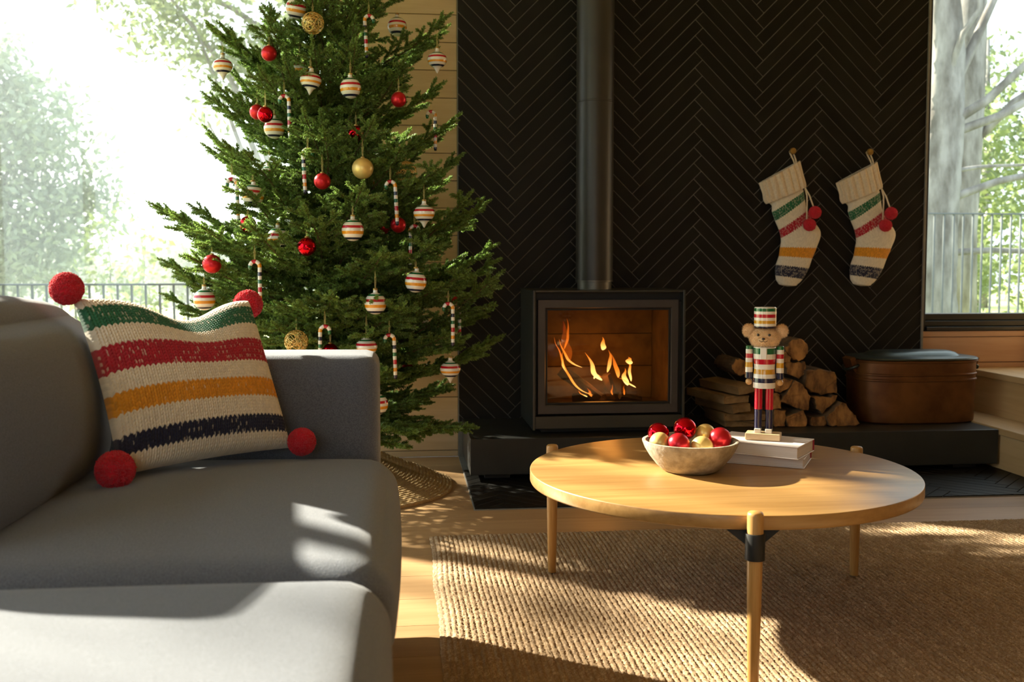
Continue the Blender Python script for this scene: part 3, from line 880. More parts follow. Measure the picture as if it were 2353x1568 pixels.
def flame(pts, w, hot=0.7, alpha=0.75, fade_top=True):
    """pts: (x, z) spine from the bottom up; w: widest half width"""
    P = np.array([(x, 0, z) for x, z in pts], float)
    tt = np.linspace(0, 1, len(P)); ts = np.linspace(0, 1, 26)
    X = np.interp(ts, tt, P[:, 0]); Z = np.interp(ts, tt, P[:, 2])
    ker = np.array([0.25, 0.5, 0.25])
    for _ in range(3):
        X[1:-1] = np.convolve(X, ker, 'valid'); Z[1:-1] = np.convolve(Z, ker, 'valid')
    prof = np.sin(PI * np.clip(ts, 0.0, 1) ** 0.6) ** 1.2 * w * 0.8 + 0.0005
    X = X + 0.35 * w * np.sin(ts * 9 + rng.uniform(0, 6)) * ts
    Y = 4.0 + rng.normal(0, 0.012) + 0.01 * np.sin(ts * 5 + rng.uniform(0, 6))
    V, F, C = [], [], []
    seg = 8
    for i in range(26):
        for k in range(seg):
            a = 2 * PI * k / seg
            V.append((X[i] + prof[i] * math.cos(a), Y[i] + prof[i] * 0.55 * math.sin(a), Z[i]))
            q = min(1, max(0, hot * (1.15 - 0.75 * ts[i])))
            al = alpha * (1 - 0.55 * ts[i]) if fade_top else alpha * (0.35 + 0.65 * math.sin(PI * ts[i]))
            C.append((q, al, 0))
    for i in range(25):
        for k in range(seg):
            l = (k + 1) % seg
            F.append((i * seg + k, i * seg + l, (i + 1) * seg + l, (i + 1) * seg + k))
    return obj('flame', V, F, M['flame'], fire, smooth=True, col=np.array(C))


def fpx(pts):
    """rough fire sketch coordinates (0..1 across and up the glass) to metres"""
    return [(0.545 + u * 0.53, 0.283 + v * 0.381) for u, v in pts]


flame(fpx([(0.42, 0.06), (0.33, 0.10), (0.27, 0.18), (0.24, 0.26), (0.20, 0.34), (0.18, 0.44), (0.165, 0.55), (0.13, 0.60), (0.115, 0.68)]), 0.006, 0.62, 0.7)
flame(fpx([(0.33, 0.36), (0.27, 0.39), (0.22, 0.44), (0.20, 0.52), (0.17, 0.60), (0.15, 0.66)]), 0.007, 0.7, 0.7)
flame(fpx([(0.24, 0.42), (0.225, 0.52), (0.20, 0.62), (0.21, 0.74), (0.17, 0.86)]), 0.022, 0.20, 0.16)
flame(fpx([(0.20, 0.55), (0.225, 0.66), (0.225, 0.78), (0.215, 0.88)]), 0.006, 0.42, 0.4)
flame(fpx([(0.22, 0.30), (0.185, 0.38), (0.18, 0.46), (0.19, 0.52)]), 0.005, 0.75, 0.8)
flame(fpx([(0.48, 0.22), (0.45, 0.25), (0.42, 0.30), (0.41, 0.38), (0.385, 0.45), (0.36, 0.52)]), 0.013, 1.0, 0.9)
flame(fpx([(0.43, 0.23), (0.45, 0.28), (0.48, 0.25)]), 0.006, 1.0, 0.85)
flame(fpx([(0.385, 0.03), (0.36, 0.05), (0.33, 0.07), (0.315, 0.10)]), 0.005, 0.9, 0.9)
flame(fpx([(0.41, 0.04), (0.39, 0.09), (0.375, 0.14)]), 0.007, 0.5, 0.5)
flame(fpx([(0.53, 0.30), (0.545, 0.40), (0.55, 0.48), (0.545, 0.54)]), 0.009, 0.7, 0.6)
flame(fpx([(0.495, 0.54), (0.50, 0.60), (0.495, 0.68)]), 0.013, 0.85, 0.8)
flame(fpx([(0.62, 0.24), (0.615, 0.33), (0.59, 0.41), (0.575, 0.50)]), 0.011, 0.55, 0.6)
flame(fpx([(0.76, 0.13), (0.71, 0.17), (0.66, 0.22), (0.60, 0.25)]), 0.007, 0.9, 0.85)
flame(fpx([(0.70, 0.15), (0.675, 0.22), (0.66, 0.28), (0.675, 0.34)]), 0.014, 0.95, 0.85)
flame(fpx([(0.72, 0.20), (0.705, 0.30), (0.715, 0.37), (0.70, 0.43)]), 0.007, 0.8, 0.75)
flame(fpx([(0.70, 0.39), (0.70, 0.43), (0.69, 0.47)]), 0.016, 0.85, 0.8)
flame(fpx([(0.57, 0.06), (0.56, 0.11), (0.565, 0.18)]), 0.004, 0.5, 0.4)
flame(fpx([(0.66, 0.06), (0.665, 0.11), (0.66, 0.16)]), 0.004, 0.5, 0.4)
fl_d = bpy.data.lights.new('fire_glow', 'POINT')
fl_d.energy = 0.9
fl_d.color = (1.0, 0.42, 0.10)
fl_d.shadow_soft_size = 0.06
fl = bpy.data.objects.new('fire_glow', fl_d)
fl.location = (0.0, -0.01, 0.10)
link(fl, fire)

# ================================================================== FIREWOOD
LOGS = {
'round_top': (3.99, [(1.676,0.481),(1.671,0.460),(1.656,0.443),(1.634,0.436),(1.612,0.439),(1.593,0.451),(1.582,0.471),(1.581,0.493),(1.591,0.513),(1.610,0.525),(1.633,0.528),(1.654,0.520),(1.670,0.503)], 'thick round log on the very top of the firewood pile'),
'dark_mid': (3.99, [(1.573,0.428),(1.661,0.431),(1.671,0.390),(1.636,0.363),(1.591,0.379)], 'dark reddish split log right under the topmost round log'),
'square_right': (3.96, [(1.658,0.400),(1.719,0.405),(1.783,0.391),(1.794,0.303),(1.737,0.298),(1.679,0.309),(1.653,0.332)], 'big blocky split log at the upper right of the pile'),
'wedge_small': (3.97, [(1.550,0.467),(1.569,0.470),(1.593,0.455),(1.586,0.433),(1.551,0.434)], 'small split wedge tucked beside the topmost round log behind the nutcracker'),
'wedge_slant': (3.95, [(1.513,0.357),(1.554,0.370),(1.598,0.356),(1.576,0.328),(1.539,0.310),(1.517,0.314)], 'slanting split log at mid height just right of the nutcracker hand'),
'wedge_big': (3.94, [(1.599,0.360),(1.635,0.342),(1.666,0.298),(1.660,0.235),(1.621,0.242),(1.542,0.275),(1.570,0.314)], 'largest quarter-round split log in the middle of the pile'),
'wedge_point': (3.95, [(1.685,0.291),(1.784,0.290),(1.778,0.270),(1.740,0.243),(1.721,0.215),(1.702,0.240)], 'split log pointing downward under the big blocky log'),
'far_right': (3.92, [(1.790,0.271),(1.815,0.261),(1.861,0.199),(1.874,0.180),(1.852,0.170),(1.744,0.172),(1.731,0.214),(1.759,0.238)], 'barky triangular log at the far right foot of the pile beside the tub'),
'low_right': (3.94, [(1.672,0.206),(1.729,0.211),(1.741,0.173),(1.718,0.170),(1.670,0.172)], 'small bottom log left of the barky triangular log'),
'low_mid': (3.93, [(1.564,0.209),(1.630,0.235),(1.649,0.217),(1.647,0.170),(1.568,0.171)], 'bottom split log in the middle of the pile under the largest one'),
'low_left': (3.935, [(1.512,0.240),(1.558,0.239),(1.558,0.171),(1.512,0.171)], 'bottom upright split log just right of the nutcracker legs'),
'mid_left': (3.945, [(1.506,0.308),(1.537,0.306),(1.543,0.244),(1.507,0.244)], 'narrow split log seen between and beside the nutcracker legs'),
'round_left': (4.03, [(1.435,0.407),(1.431,0.390),(1.417,0.377),(1.399,0.372),(1.381,0.377),(1.367,0.390),(1.362,0.408),(1.367,0.426),(1.380,0.439),(1.398,0.443),(1.417,0.438),(1.430,0.425)], 'round barky log lying on the stacked planks left of the nutcracker'),
}
PLANKS = {
'plank_top': (3.93, [(1.351,0.337),(1.432,0.348),(1.429,0.317),(1.356,0.306)], 'topmost sawn plank of the stack left of the nutcracker'),
'plank_second': (3.95, [(1.299,0.298),(1.410,0.300),(1.407,0.274),(1.301,0.267)], 'second sawn plank from the top of the stack, rough and dark'),
'plank_third': (3.92, [(1.330,0.261),(1.403,0.272),(1.405,0.240),(1.332,0.232)], 'third sawn plank from the top with a pale end face'),
'plank_fourth': (3.94, [(1.300,0.227),(1.502,0.224),(1.502,0.198),(1.302,0.199)], 'wide fourth plank from the top of the stack'),
'plank_bottom': (3.95, [(1.309,0.196),(1.507,0.194),(1.507,0.171),(1.310,0.171)], 'lowest wide reddish plank of the stack on the hearth'),
}


def firewood(name, Y, poly, label, m_end, m_side, ln, off, rough=0.0022):
    # densify the outline and roughen it
    P = np.array(poly)
    out = []
    rr = np.random.default_rng(len(label) * 7 + int(P[0, 0] * 1000))
    for i in range(len(P)):
        a, b = P[i], P[(i + 1) % len(P)]
        k = max(2, int(np.linalg.norm(b - a) / 0.012))
        for j in range(k):
            out.append(a + (b - a) * j / k + (rr.normal(0, rough, 2)))
    P = np.array(out)
    c = P.mean(0)
    if area([tuple(p) for p in P]) < 0:
        P = P[::-1]
    n = len(P)
    ys = [0, 0.006, ln * 0.35, ln * 0.7, ln]
    V, F, fm = [], [], []
    for q, yy in enumerate(ys):
        s = 0.965 if q == 0 else 1.0
        for p in P:
            d = (p - c) * s + c + (rr.normal(0, rough * 0.7, 2) if q else 0)
            V.append((d[0] + off[0] * yy / ln, Y + yy + (rr.normal(0, 0.002) if q == 0 else 0), max(0.1712, d[1] + off[1] * yy / ln)))
    for q in range(len(ys) - 1):
        for i in range(n):
            j = (i + 1) % n
            F.append((q * n + i, q * n + j, (q + 1) * n + j, (q + 1) * n + i)); fm.append(1 if q else 0)
    F.append(tuple(range(n - 1, -1, -1))); fm.append(0)
    F.append(tuple((len(ys) - 1) * n + i for i in range(n))); fm.append(0)
    base = np.array([c[0], Y, max(0.171, P[:, 1].min())])
    o = bpy.data.objects.new(name, new_mesh(name, np.array(V) - base, F, [m_end, m_side], False, fm))
    o.location = base
    link(o)
    return tag(o, label, 'log' if name == 'firewood_log' else 'plank', 'firewood stacked on the hearth')


for k, (Y, poly, lab) in LOGS.items():
    firewood('firewood_log', Y, poly, lab, M['log_end'], M['log_bark'], 4.27 - Y, (0.0, 0.0))
for k, (Y, poly, lab) in PLANKS.items():
    wide = k in ('plank_fourth', 'plank_bottom')
    firewood('firewood_plank', Y, poly, lab, M['lumber'], M['lumber'], 0.28, (0.0 if wide else -0.075, 0.004 if not wide else 0), 0.0008)

# ================================================================== COPPER TUB
tb = thing('copper_tub', 'old oval copper tub with a dark lid standing on the hearth', 'tub', (2.175, 4.09, 0.17))
TA, TB = 0.262, 0.158


def oval(a, b, n=64, p=3.2):
    th = np.linspace(0, 2 * PI, n, endpoint=False)
    c, s = np.cos(th), np.sin(th)
    return np.stack([a * np.sign(c) * np.abs(c) ** (2 / p), b * np.sign(s) * np.abs(s) ** (2 / p)], 1)


def oval_loft(prof, cx, cy, cap_bottom=True, cap_top=True, n=64):
    """prof: list of (inset, z): outline shrunk by inset"""
    V, F = [], []
    for ins, z in prof:
        for p in oval(TA - ins, TB - ins, n):
            V.append((cx + p[0], cy + p[1], z))
    for i in range(len(prof) - 1):
        for k in range(n):
            l = (k + 1) % n
            F.append((i * n + k, i * n + l, (i + 1) * n + l, (i + 1) * n + k))
    if cap_bottom: F.append(tuple(range(n - 1, -1, -1)))
    if cap_top: F.append(tuple((len(prof) - 1) * n + k for k in range(n)))
    return np.array(V), F


body = obj('body', *oval_loft([(0.012, 0.1712), (0.006, 0.176), (0.004, 0.19), (0.001, 0.348), (-0.003, 0.351), (-0.003, 0.356), (0.001, 0.359), (0.001, 0.371), (-0.003, 0.374), (-0.003, 0.379), (0.001, 0.382), (0.0, 0.425), (-0.005, 0.427), (-0.006, 0.433), (-0.001, 0.437), (0.006, 0.436), (0.01, 0.30)], 2.175, 4.09, True, True), M['copper'], tb)
auto_smooth(body, 30)
lid = obj('lid', *oval_loft([(-0.004, 0.4365), (-0.007, 0.440), (-0.003, 0.445), (0.02, 0.447), (0.035, 0.450), (0.045, 0.4485), (0.06, 0.450), (0.075, 0.462), (0.095, 0.468), (0.14, 0.470)], 2.175, 4.09, True, True), M['lid'], tb)
auto_smooth(lid, 30)
for s in (-1, 1):
    x = 2.175 + s * (TA - 0.006)
    hp = [(x, 4.09 - 0.055, 0.412), (x + s * 0.022, 4.09 - 0.05, 0.402), (x + s * 0.034, 4.09 - 0.025, 0.392), (x + s * 0.036, 4.09, 0.389), (x + s * 0.034, 4.09 + 0.025, 0.392), (x + s * 0.022, 4.09 + 0.05, 0.402), (x, 4.09 + 0.055, 0.412)]
    obj('handle', *tube(hp, 0.006, 8), M['lid'], tb, smooth=True)
    V, F = prism([(x - s * 0.004, 0.36), (x - s * 0.004, 0.435), (x + s * 0.018, 0.444), (x + s * 0.034, 0.436), (x + s * 0.022, 0.395)], 4.09 - 0.04, 4.09 + 0.04)
    obj('handle_ear', V, F, M['copper'], tb)

# ================================================================== SOFA
so = thing('sofa', 'grey fabric sofa with plump cushions at the left edge', 'sofa', (-0.5, 1.3, 0))
obj('seat_cushion', *rounded_box(-0.385, 1.692, 0.355, 0.370, 0.408, 0.080, 0.062, 16, (0.010, 0.0, 0.024)), M['sofa'], so, smooth=True)
obj('seat_cushion', *rounded_box(-0.520, 0.855, 0.362, 0.502, 0.412, 0.084, 0.062, 16, (0.006, 0.0, 0.020)), M['sofa'], so, smooth=True)


def lean(VF, px, pz, ang):
    V, F = VF
    V = V.copy()
    c, s = math.cos(ang), math.sin(ang)
    x, z = V[:, 0] - px, V[:, 2] - pz
    V[:, 0] = px + c * x + s * z; V[:, 2] = pz - s * x + c * z
    return V, F


obj('back_cushion', *lean(rounded_box(-0.695, 1.725, 0.585, 0.118, 0.370, 0.178, 0.085, 16, (0.050, 0.0, 0.034)), -0.60, 0.45, math.radians(-8)), M['sofa'], so, smooth=True)
obj('arm', *rounded_box(-0.505, 2.205, 0.357, 0.452, 0.098, 0.285, 0.030, 14, (0.0, 0.004, 0.004)), M['sofa'], so, smooth=True)
obj('back_frame', *rounded_box(-0.965, 1.79, 0.33, 0.055, 0.51, 0.25, 0.03, 10), M['sofa'], so, smooth=True)
obj('seat_frame', *rounded_box(-0.47, 1.30, 0.175, 0.40, 0.82, 0.10, 0.02, 8), M['sofa'], so, smooth=True)
for x in (-0.9, -0.12):
    for yy in (0.5, 2.2):
        obj('leg', *lathe([(0.014, 0.0), (0.02, 0.08)], 12, (x, yy, 0)), M['steel_leg'], so)


# ================================================================== KNIT
def stitch(cu, rv):
    """knit relief and stitch ids; cu = column coordinate, rv = row coordinate"""
    a = cu - np.floor(cu)
    lobe = np.where(a < 0.5, a * 2, (a - 0.5) * 2)
    slant = np.abs(a - 0.5) * 2
    rr = rv + 0.85 * slant
    f = rr - np.floor(rr)
    h = np.sqrt(np.clip(1 - (2 * lobe - 1) ** 2, 0, 1)) * (0.45 + 0.55 * np.sqrt(np.clip(1 - (2 * f - 1) ** 2, 0, 1)))
    return h, np.floor(cu).astype(int), np.floor(rr).astype(int), (a < 0.5).astype(int)


def hash01(i, j, k=0):
    x = np.sin(i * 127.1 + j * 311.7 + k * 74.7) * 43758.5453
    return x - np.floor(x)


def stripe_colors(frac, ci, ri, half, f_noise, table, flecks):
    C = np.zeros(frac.shape + (3,)); C[:] = CREAM
    C *= (0.92 + 0.16 * hash01(ci, ri, half))[..., None]
    for (a, b, c, fl) in table:
        m = (frac >= a) & (frac < b)
        base = np.array(c)
        col = base * (0.85 + 0.3 * hash01(ci, ri, half))[..., None]
        if fl:
            k = hash01(ci * 3 + half, ri, 5) < fl * (0.5 + 1.0 * (ri % 2))
            k = k & f_noise
            col = np.where(k[..., None], np.array(CREAM) * 0.5 + base * 0.5, col)
        C = np.where(m[..., None], col, C)
    return C


def pompom(name, c, r, parent, n=2600, sd=0):
    """dense ball of yarn ends"""
    rr = np.random.default_rng(sd)
    d = rr.normal(0, 1, (n, 3)); d /= np.linalg.norm(d, axis=1)[:, None]
    t = np.cross(d, rr.normal(0, 1, (n, 3))); t /= np.linalg.norm(t, axis=1)[:, None]
    s = np.cross(d, t)
    L = r * (0.97 + 0.06 * rr.random(n)); w = r * 0.05
    tip = d * L[:, None] + t * (r * 0.10 * rr.normal(0, 1, n))[:, None]
    b = d * (r * 0.55)
    V = np.stack([b + t * w, b - t * w * 0.5 + s * w * 0.8, b - t * w * 0.5 - s * w * 0.8, tip + t * w * 0.7, tip - t * w * 0.35 + s * w * 0.6, tip - t * w * 0.35 - s * w * 0.6], 1).reshape(-1, 3)
    i = np.arange(n) * 6
    F = np.concatenate([np.stack([i, i + 1, i + 4, i + 3], 1), np.stack([i + 1, i + 2, i + 5, i + 4], 1), np.stack([i + 2, i, i + 3, i + 5], 1)])
    T = np.stack([i + 3, i + 4, i + 5], 1)
    F = np.concatenate([np.concatenate([F[:, [0, 1, 2]], F[:, [0, 2, 3]]]), T])
    S, SF = sphere((0, 0, 0), r * 0.94, 20, 12)
    SF3 = []
    for f in SF:
        SF3 += [(f[0], f[k], f[k + 1]) for k in range(1, len(f) - 1)]
    V = np.concatenate([V, S]); F = np.concatenate([F, np.array(SF3) + n * 6])
    return obj(name, V + np.array(c), F, M['yarn_red'], parent)


# ---- striped pillow
pl = thing('knit_pillow', 'chunky knit striped pillow with red pompoms leaning on the sofa', 'pillow', (-0.40, 1.93, 0.45))
BL, BR = np.array([-0.498, 1.800, 0.462]), np.array([-0.230, 2.046, 0.462])
TR, TL = np.array([-0.326, 2.158, 0.757]), np.array([-0.605, 1.918, 0.768])
PN = np.cross(BR - BL, TL - BL); PN /= np.linalg.norm(PN)
PU = (BR - BL) / np.linalg.norm(BR - BL); PV = np.cross(PN, PU)


def pillow_point(u, v, side, amt):
    P = (BL * ((1 - u) * (1 - v))[..., None] + BR * (u * (1 - v))[..., None] + TR * (u * v)[..., None] + TL * ((1 - u) * v)[..., None])
    e1 = 1 - (2 * u - 1) ** 2; e2 = 1 - (2 * v - 1) ** 2
    th = (e1 * e2) ** 0.42
    sag = -0.048 * (v ** 3) * np.exp(-((u - 0.55) / 0.24) ** 2)            # chopped top edge
    side_in = 0.010 * e2 * (1 - 2 * u) * 1.0
    bot_in = 0.006 * e1 * np.clip(1 - 2 * v, 0, 1)
    P = P + PV * (sag + bot_in)[..., None] + PU * side_in[..., None]
    dent = 1 - 0.55 * np.exp(-((u - 0.55) / 0.20) ** 2) * np.exp(-((v - 1.0) / 0.22) ** 2)
    thick = (0.074 if side > 0 else 0.050) * th * dent
    return P + PN * (side * thick + side * amt)[..., None]


nu, nv = 340, 400
u, v = np.meshgrid(np.linspace(0, 1, nu), np.linspace(0, 1, nv))
NC, NR = 38, 52
h, ci, ri, hf = stitch(u * NC, (1 - v) * NR)
frac = (ri + 0.5) / NR
fade = np.clip(np.minimum(np.minimum(u, 1 - u), np.minimum(v, 1 - v)) * 40, 0.0, 1)
P = pillow_point(u, v, 1, h * 0.0056 * (0.35 + 0.65 * fade))
tabl = [(0.085, 0.205, GREEN, 0.22), (0.335, 0.475, RED, 0.13), (0.605, 0.715, GOLDY, 0.04), (0.825, 0.925, NAVY, 0.12)]
C = stripe_colors(frac, ci, ri, hf, np.abs(((u * NC * 2) % 1) - 0.5) < 0.2, tabl, True)
obj('knit_front', P.reshape(-1, 3), grid_faces(nu, nv), M['knit'], pl, smooth=True, col=C.reshape(-1, 3))
u2, v2 = np.meshgrid(np.linspace(0, 1, 40), np.linspace(0, 1, 40))
obj('back', pillow_point(u2, v2, -1, 0 * u2).reshape(-1, 3), grid_faces(40, 40)[:, ::-1], M['felt'], pl, smooth=True)
pompom('pompom', (-0.610, 1.905, 0.789), 0.030, pl, sd=1)
pompom('pompom', (-0.332, 2.205, 0.748), 0.031, pl, sd=2)
pompom('pompom', (-0.204, 2.025, 0.478), 0.028, pl, sd=3)
pompom('pompom', (-0.490, 1.752, 0.483), 0.033, pl, sd=4)

# ================================================================== JUTE RUG AND TREE SKIRT
RX0, RX1, RY0, RY1, RIB = 0.076, 2.36, 1.0, 3.03, 0.0138
nr = int((RX1 - RX0) / RIB)
xs = np.linspace(0, nr, nr * 5 + 1)
ys = np.arange(RY0, RY1, 0.0058)
gx, gy = np.meshgrid(xs, ys)
ribi = np.floor(gx).astype(int); a = gx - ribi
ph = hash01(ribi, 0 * ribi, 9) * 6.28
prof = np.sqrt(np.clip(1 - (2 * a - 1) ** 2, 0, 1))
wob = 0.5 + 0.5 * np.sin(gy * 2 * PI / 0.0135 + ph + 2.2 * (a - 0.5) * 2)
hgt = 0.0045 + 0.0052 * prof ** 0.7 * (0.30 + 0.70 * wob ** 0.7) + 0.0008 * rng.normal(0, 1, gx.shape)
edge = np.minimum(np.minimum(gx / 3, (nr - gx) / 3), np.minimum((gy - RY0) / 0.02, (RY1 - gy) / 0.02))
hgt *= np.clip(edge, 0.15, 1) ** 0.5
X = RX0 + gx * RIB + 0.0016 * np.sin(gy * 9 + 0.7) + 0.0008 * rng.normal(0, 1, gx.shape)
X = X + 0.0018 * np.exp(-gx / 6) * np.sin(gy * 14) + 0.0008 * np.exp(-gx / 2) * np.sin(gy * 140)
tone = 0.80 + 0.35 * hash01(ribi, np.floor(gy / 0.07 + ph).astype(int), 3)
light = np.array([0.60, 0.44, 0.29]); dark = np.array([0.33, 0.215, 0.115])
k = hash01(np.floor(gx * 2).astype(int), np.floor(gy / 0.0067 + ph).astype(int), 4)[..., None]
C = (light * k + dark * (1 - k)) * tone[..., None]
V = np.stack([X, gy, hgt + 0.0012], -1).reshape(-1, 3)
rug = obj('jute_rug', V - np.array([0.9, 2.1, 0.0]), grid_faces(len(xs), len(ys)), M['jute'], smooth=True, col=C.reshape(-1, 3))
rug.location = (0.9, 2.1, 0)
tag(rug, 'large ribbed natural jute rug under the round coffee table', 'rug')

SKX, SKY, SKR = -0.25, 3.765, 0.435
nr_, na = 150, 420
rr_, aa = np.meshgrid(np.linspace(0.12, SKR, nr_), np.linspace(0, 2 * PI, na, endpoint=False))
ring = (SKR - rr_) / 0.0125
rip = np.abs(np.sin(PI * ring))
t_ = 1 - rr_ / SKR
fold = 0.5 + 0.5 * np.cos((aa - math.radians(12)) * 1.0)
zz = 0.005 + (0.175 * t_ ** 1.15) * (0.65 + 0.35 * fold) + 0.022 * np.exp(-((aa - 0.16) / 0.16) ** 2) * np.clip(t_ * 4, 0, 1) + 0.0035 * rip * (0.6 + 0.4 * np.sin(aa * rr_ / 0.006 + np.floor(ring) * 1.7))
zz += 0.006 * np.sin(aa * 3 + 1) ** 2 * np.clip(1 - t_ * 3, 0, 1)
V = np.stack([SKX + rr_ * np.cos(aa), SKY + rr_ * np.sin(aa), zz], -1)
k = hash01(np.floor(ring).astype(int), np.floor(aa * rr_ / 0.007).astype(int), 6)[..., None]
C = (np.array([0.60, 0.43, 0.19]) * k + np.array([0.46, 0.29, 0.10]) * (1 - k))
# close the rim down to the floor
Vr = V[:, -1:, :].copy(); Vr[..., 2] = 0.0012
V = np.concatenate([V, Vr], 1); C = np.concatenate([C, C[:, -1:] * 0.7], 1)
I = np.arange(na * (nr_ + 1)).reshape(na, nr_ + 1)
J = np.roll(I, -1, axis=0)
F = np.stack([I[:, :-1], I[:, 1:], J[:, 1:], J[:, :-1]], -1).reshape(-1, 4)
sk = obj('tree_skirt', V.reshape(-1, 3) - np.array([SKX, SKY, 0]), F, M['jute'], smooth=True, col=C.reshape(-1, 3))
sk.location = (SKX, SKY, 0)
tag(sk, 'round braided straw skirt spread under the christmas tree', 'tree skirt')

# ================================================================== COFFEE TABLE
TCX, TCY, TR_, TZ = 0.7535, 2.309, 0.456, 0.345
ta = thing('coffee_table', 'round oak coffee table on three tapered legs', 'table', (TCX, TCY, 0))
th = 0.030
tp_ = obj('tabletop', *lathe([(TR_ - 0.006, TZ - th), (TR_ - 0.0015, TZ - th + 0.0015), (TR_, TZ - th + 0.005), (TR_, TZ - 0.0025), (TR_ - 0.0008, TZ - 0.0008), (TR_ - 0.0025, TZ)], 128, (TCX, TCY, 0)), M['oak'], ta)
auto_smooth(tp_, 50)
LB = 0.0118
for ang in (-99.7, 23.5, 140.3):
    c_, s_ = math.cos(math.radians(ang)), math.sin(math.radians(ang))
    lx, ly = TCX + 0.470 * c_, TCY + 0.470 * s_
    lg = obj('leg', *lathe([(0.0100, LB), (0.0108, LB + 0.002), (0.0148, 0.235), (0.0158, 0.300), (0.0158, 0.349), (0.0150, 0.3535), (0.0125, 0.356), (0.0, 0.3565)], 28, (lx, ly, 0)), M['oak_leg'], ta)
    auto_smooth(lg, 45)
    sl = obj('leg_sleeve', *lathe([(0.0160, 0.262), (0.0188, 0.2625), (0.0192, 0.264), (0.0192, 0.3125), (0.0188, 0.314), (0.0160, 0.3145)], 28, (lx, ly, 0)), M['black'], lg)
    auto_smooth(sl, 40)
    # triangular black bracket running under the top toward the middle
    V = []
    for side in (-1, 1):
        for rad, z in ((0.455, 0.3145), (0.455, 0.276), (0.15, 0.3095), (0.15, 0.3145)):
            V.append((TCX + rad * c_ - s_ * 0.0022 * side, TCY + rad * s_ + c_ * 0.0022 * side, z))
    obj('bracket', V, [(0, 1, 2, 3), (7, 6, 5, 4), (0, 4, 5, 1), (1, 5, 6, 2), (2, 6, 7, 3), (3, 7, 4, 0)], M['black'], ta)
    V = []
    for side, w0, w1 in ((-1, 0.0, 0.0), (1, 0.0, 0.0)):
        for dx, z in ((-0.052, 0.3145), (-0.016, 0.288), (0.016, 0.288), (0.052, 0.3145)):
            rad = 0.444 if abs(dx) > 0.03 else 0.456
            V.append((TCX + (rad + side * 0.002) * c_ - s_ * dx, TCY + (rad + side * 0.002) * s_ + c_ * dx, z))
    obj('bracket', V, [(0, 1, 2, 3), (7, 6, 5, 4), (0, 4, 5, 1), (1, 5, 6, 2), (2, 6, 7, 3), (3, 7, 4, 0)], M['black'], ta)

# ---- stone bowl with baubles
BX, BY = 0.676, 2.296
bz = TZ + 0.0004
bwl = obj('stone_bowl', *lathe([(0.058, 0.0), (0.066, 0.003), (0.080, 0.016), (0.096, 0.036), (0.107, 0.054), (0.113, 0.069), (0.1135, 0.0725), (0.1105, 0.074), (0.1055, 0.0725), (0.100, 0.058), (0.088, 0.038), (0.070, 0.020), (0.045, 0.012)], 72, (0, 0, 0)), M['stone'])
bwl.location = (BX, BY, bz)
auto_smooth(bwl, 50)
tag(bwl, 'shallow speckled stone bowl holding baubles on the coffee table', 'bowl')


def bauble(c, r, m, label, group, cap_dir=(0, 0, 1), crackle=0.0):
    o = thing('bauble', label, 'bauble', c, group)
    V, F = sphere((0, 0, 0), r, 40, 24)
    if crackle:
        n = V / np.linalg.norm(V, axis=1)[:, None]
        s = np.sin(n[:, 0] * 19 + 3 * np.sin(n[:, 2] * 11)) * np.sin(n[:, 1] * 17 + 2) * np.sin(n[:, 2] * 21 + 1)
        V = V * (1 + crackle * s)[:, None]
    b = obj('ball', V, F, m, o, smooth=True, world_coords=False)
    d = Vector(cap_dir).normalized()
    q = Vector((0, 0, 1)).rotation_difference(d).to_matrix()
    V, F = lathe([(r * 0.20, r * 0.93), (r * 0.20, r * 1.14), (r * 0.16, r * 1.18), (0.0, r * 1.18)], 16)
    obj('cap', np.array([q @ Vector(p) for p in V]), F, M['brass'], o, world_coords=False)
    return o


G = 'baubles piled in the stone bowl'
bauble((0.606, 2.325, 0.430), 0.0255, M['red_mirror'], 'mirror red bauble at the back left of the bowl', G, (0.5, 0.6, -0.5))
bauble((0.677, 2.345, 0.437), 0.0275, M['red_mirror'], 'mirror red bauble at the back middle of the bowl', G, (0.2, 0.8, -0.4))
bauble((0.728, 2.345, 0.424), 0.0240, M['gold_ball'], 'satin gold bauble half hidden at the back right of the bowl', G, (0.6, 0.7, -0.2))
bauble((0.750, 2.300, 0.419), 0.0270, M['red_ball'], 'satin red bauble at the right rim of the bowl', G, (0.7, 0.4, -0.6))
bauble((0.640, 2.270, 0.413), 0.0265, M['red_ball'], 'satin red bauble at the front of the bowl', G, (0, 0.4, -0.9))
bauble((0.696, 2.268, 0.405), 0.0265, M['gold_ball'], 'satin gold bauble at the front of the bowl between two red ones', G, (0.2, 0.5, -0.8))
bauble((0.602, 2.295, 0.413), 0.0250, M['gold_ball'], 'satin gold bauble at the left of the bowl behind a red one', G, (-0.5, 0.5, -0.7))


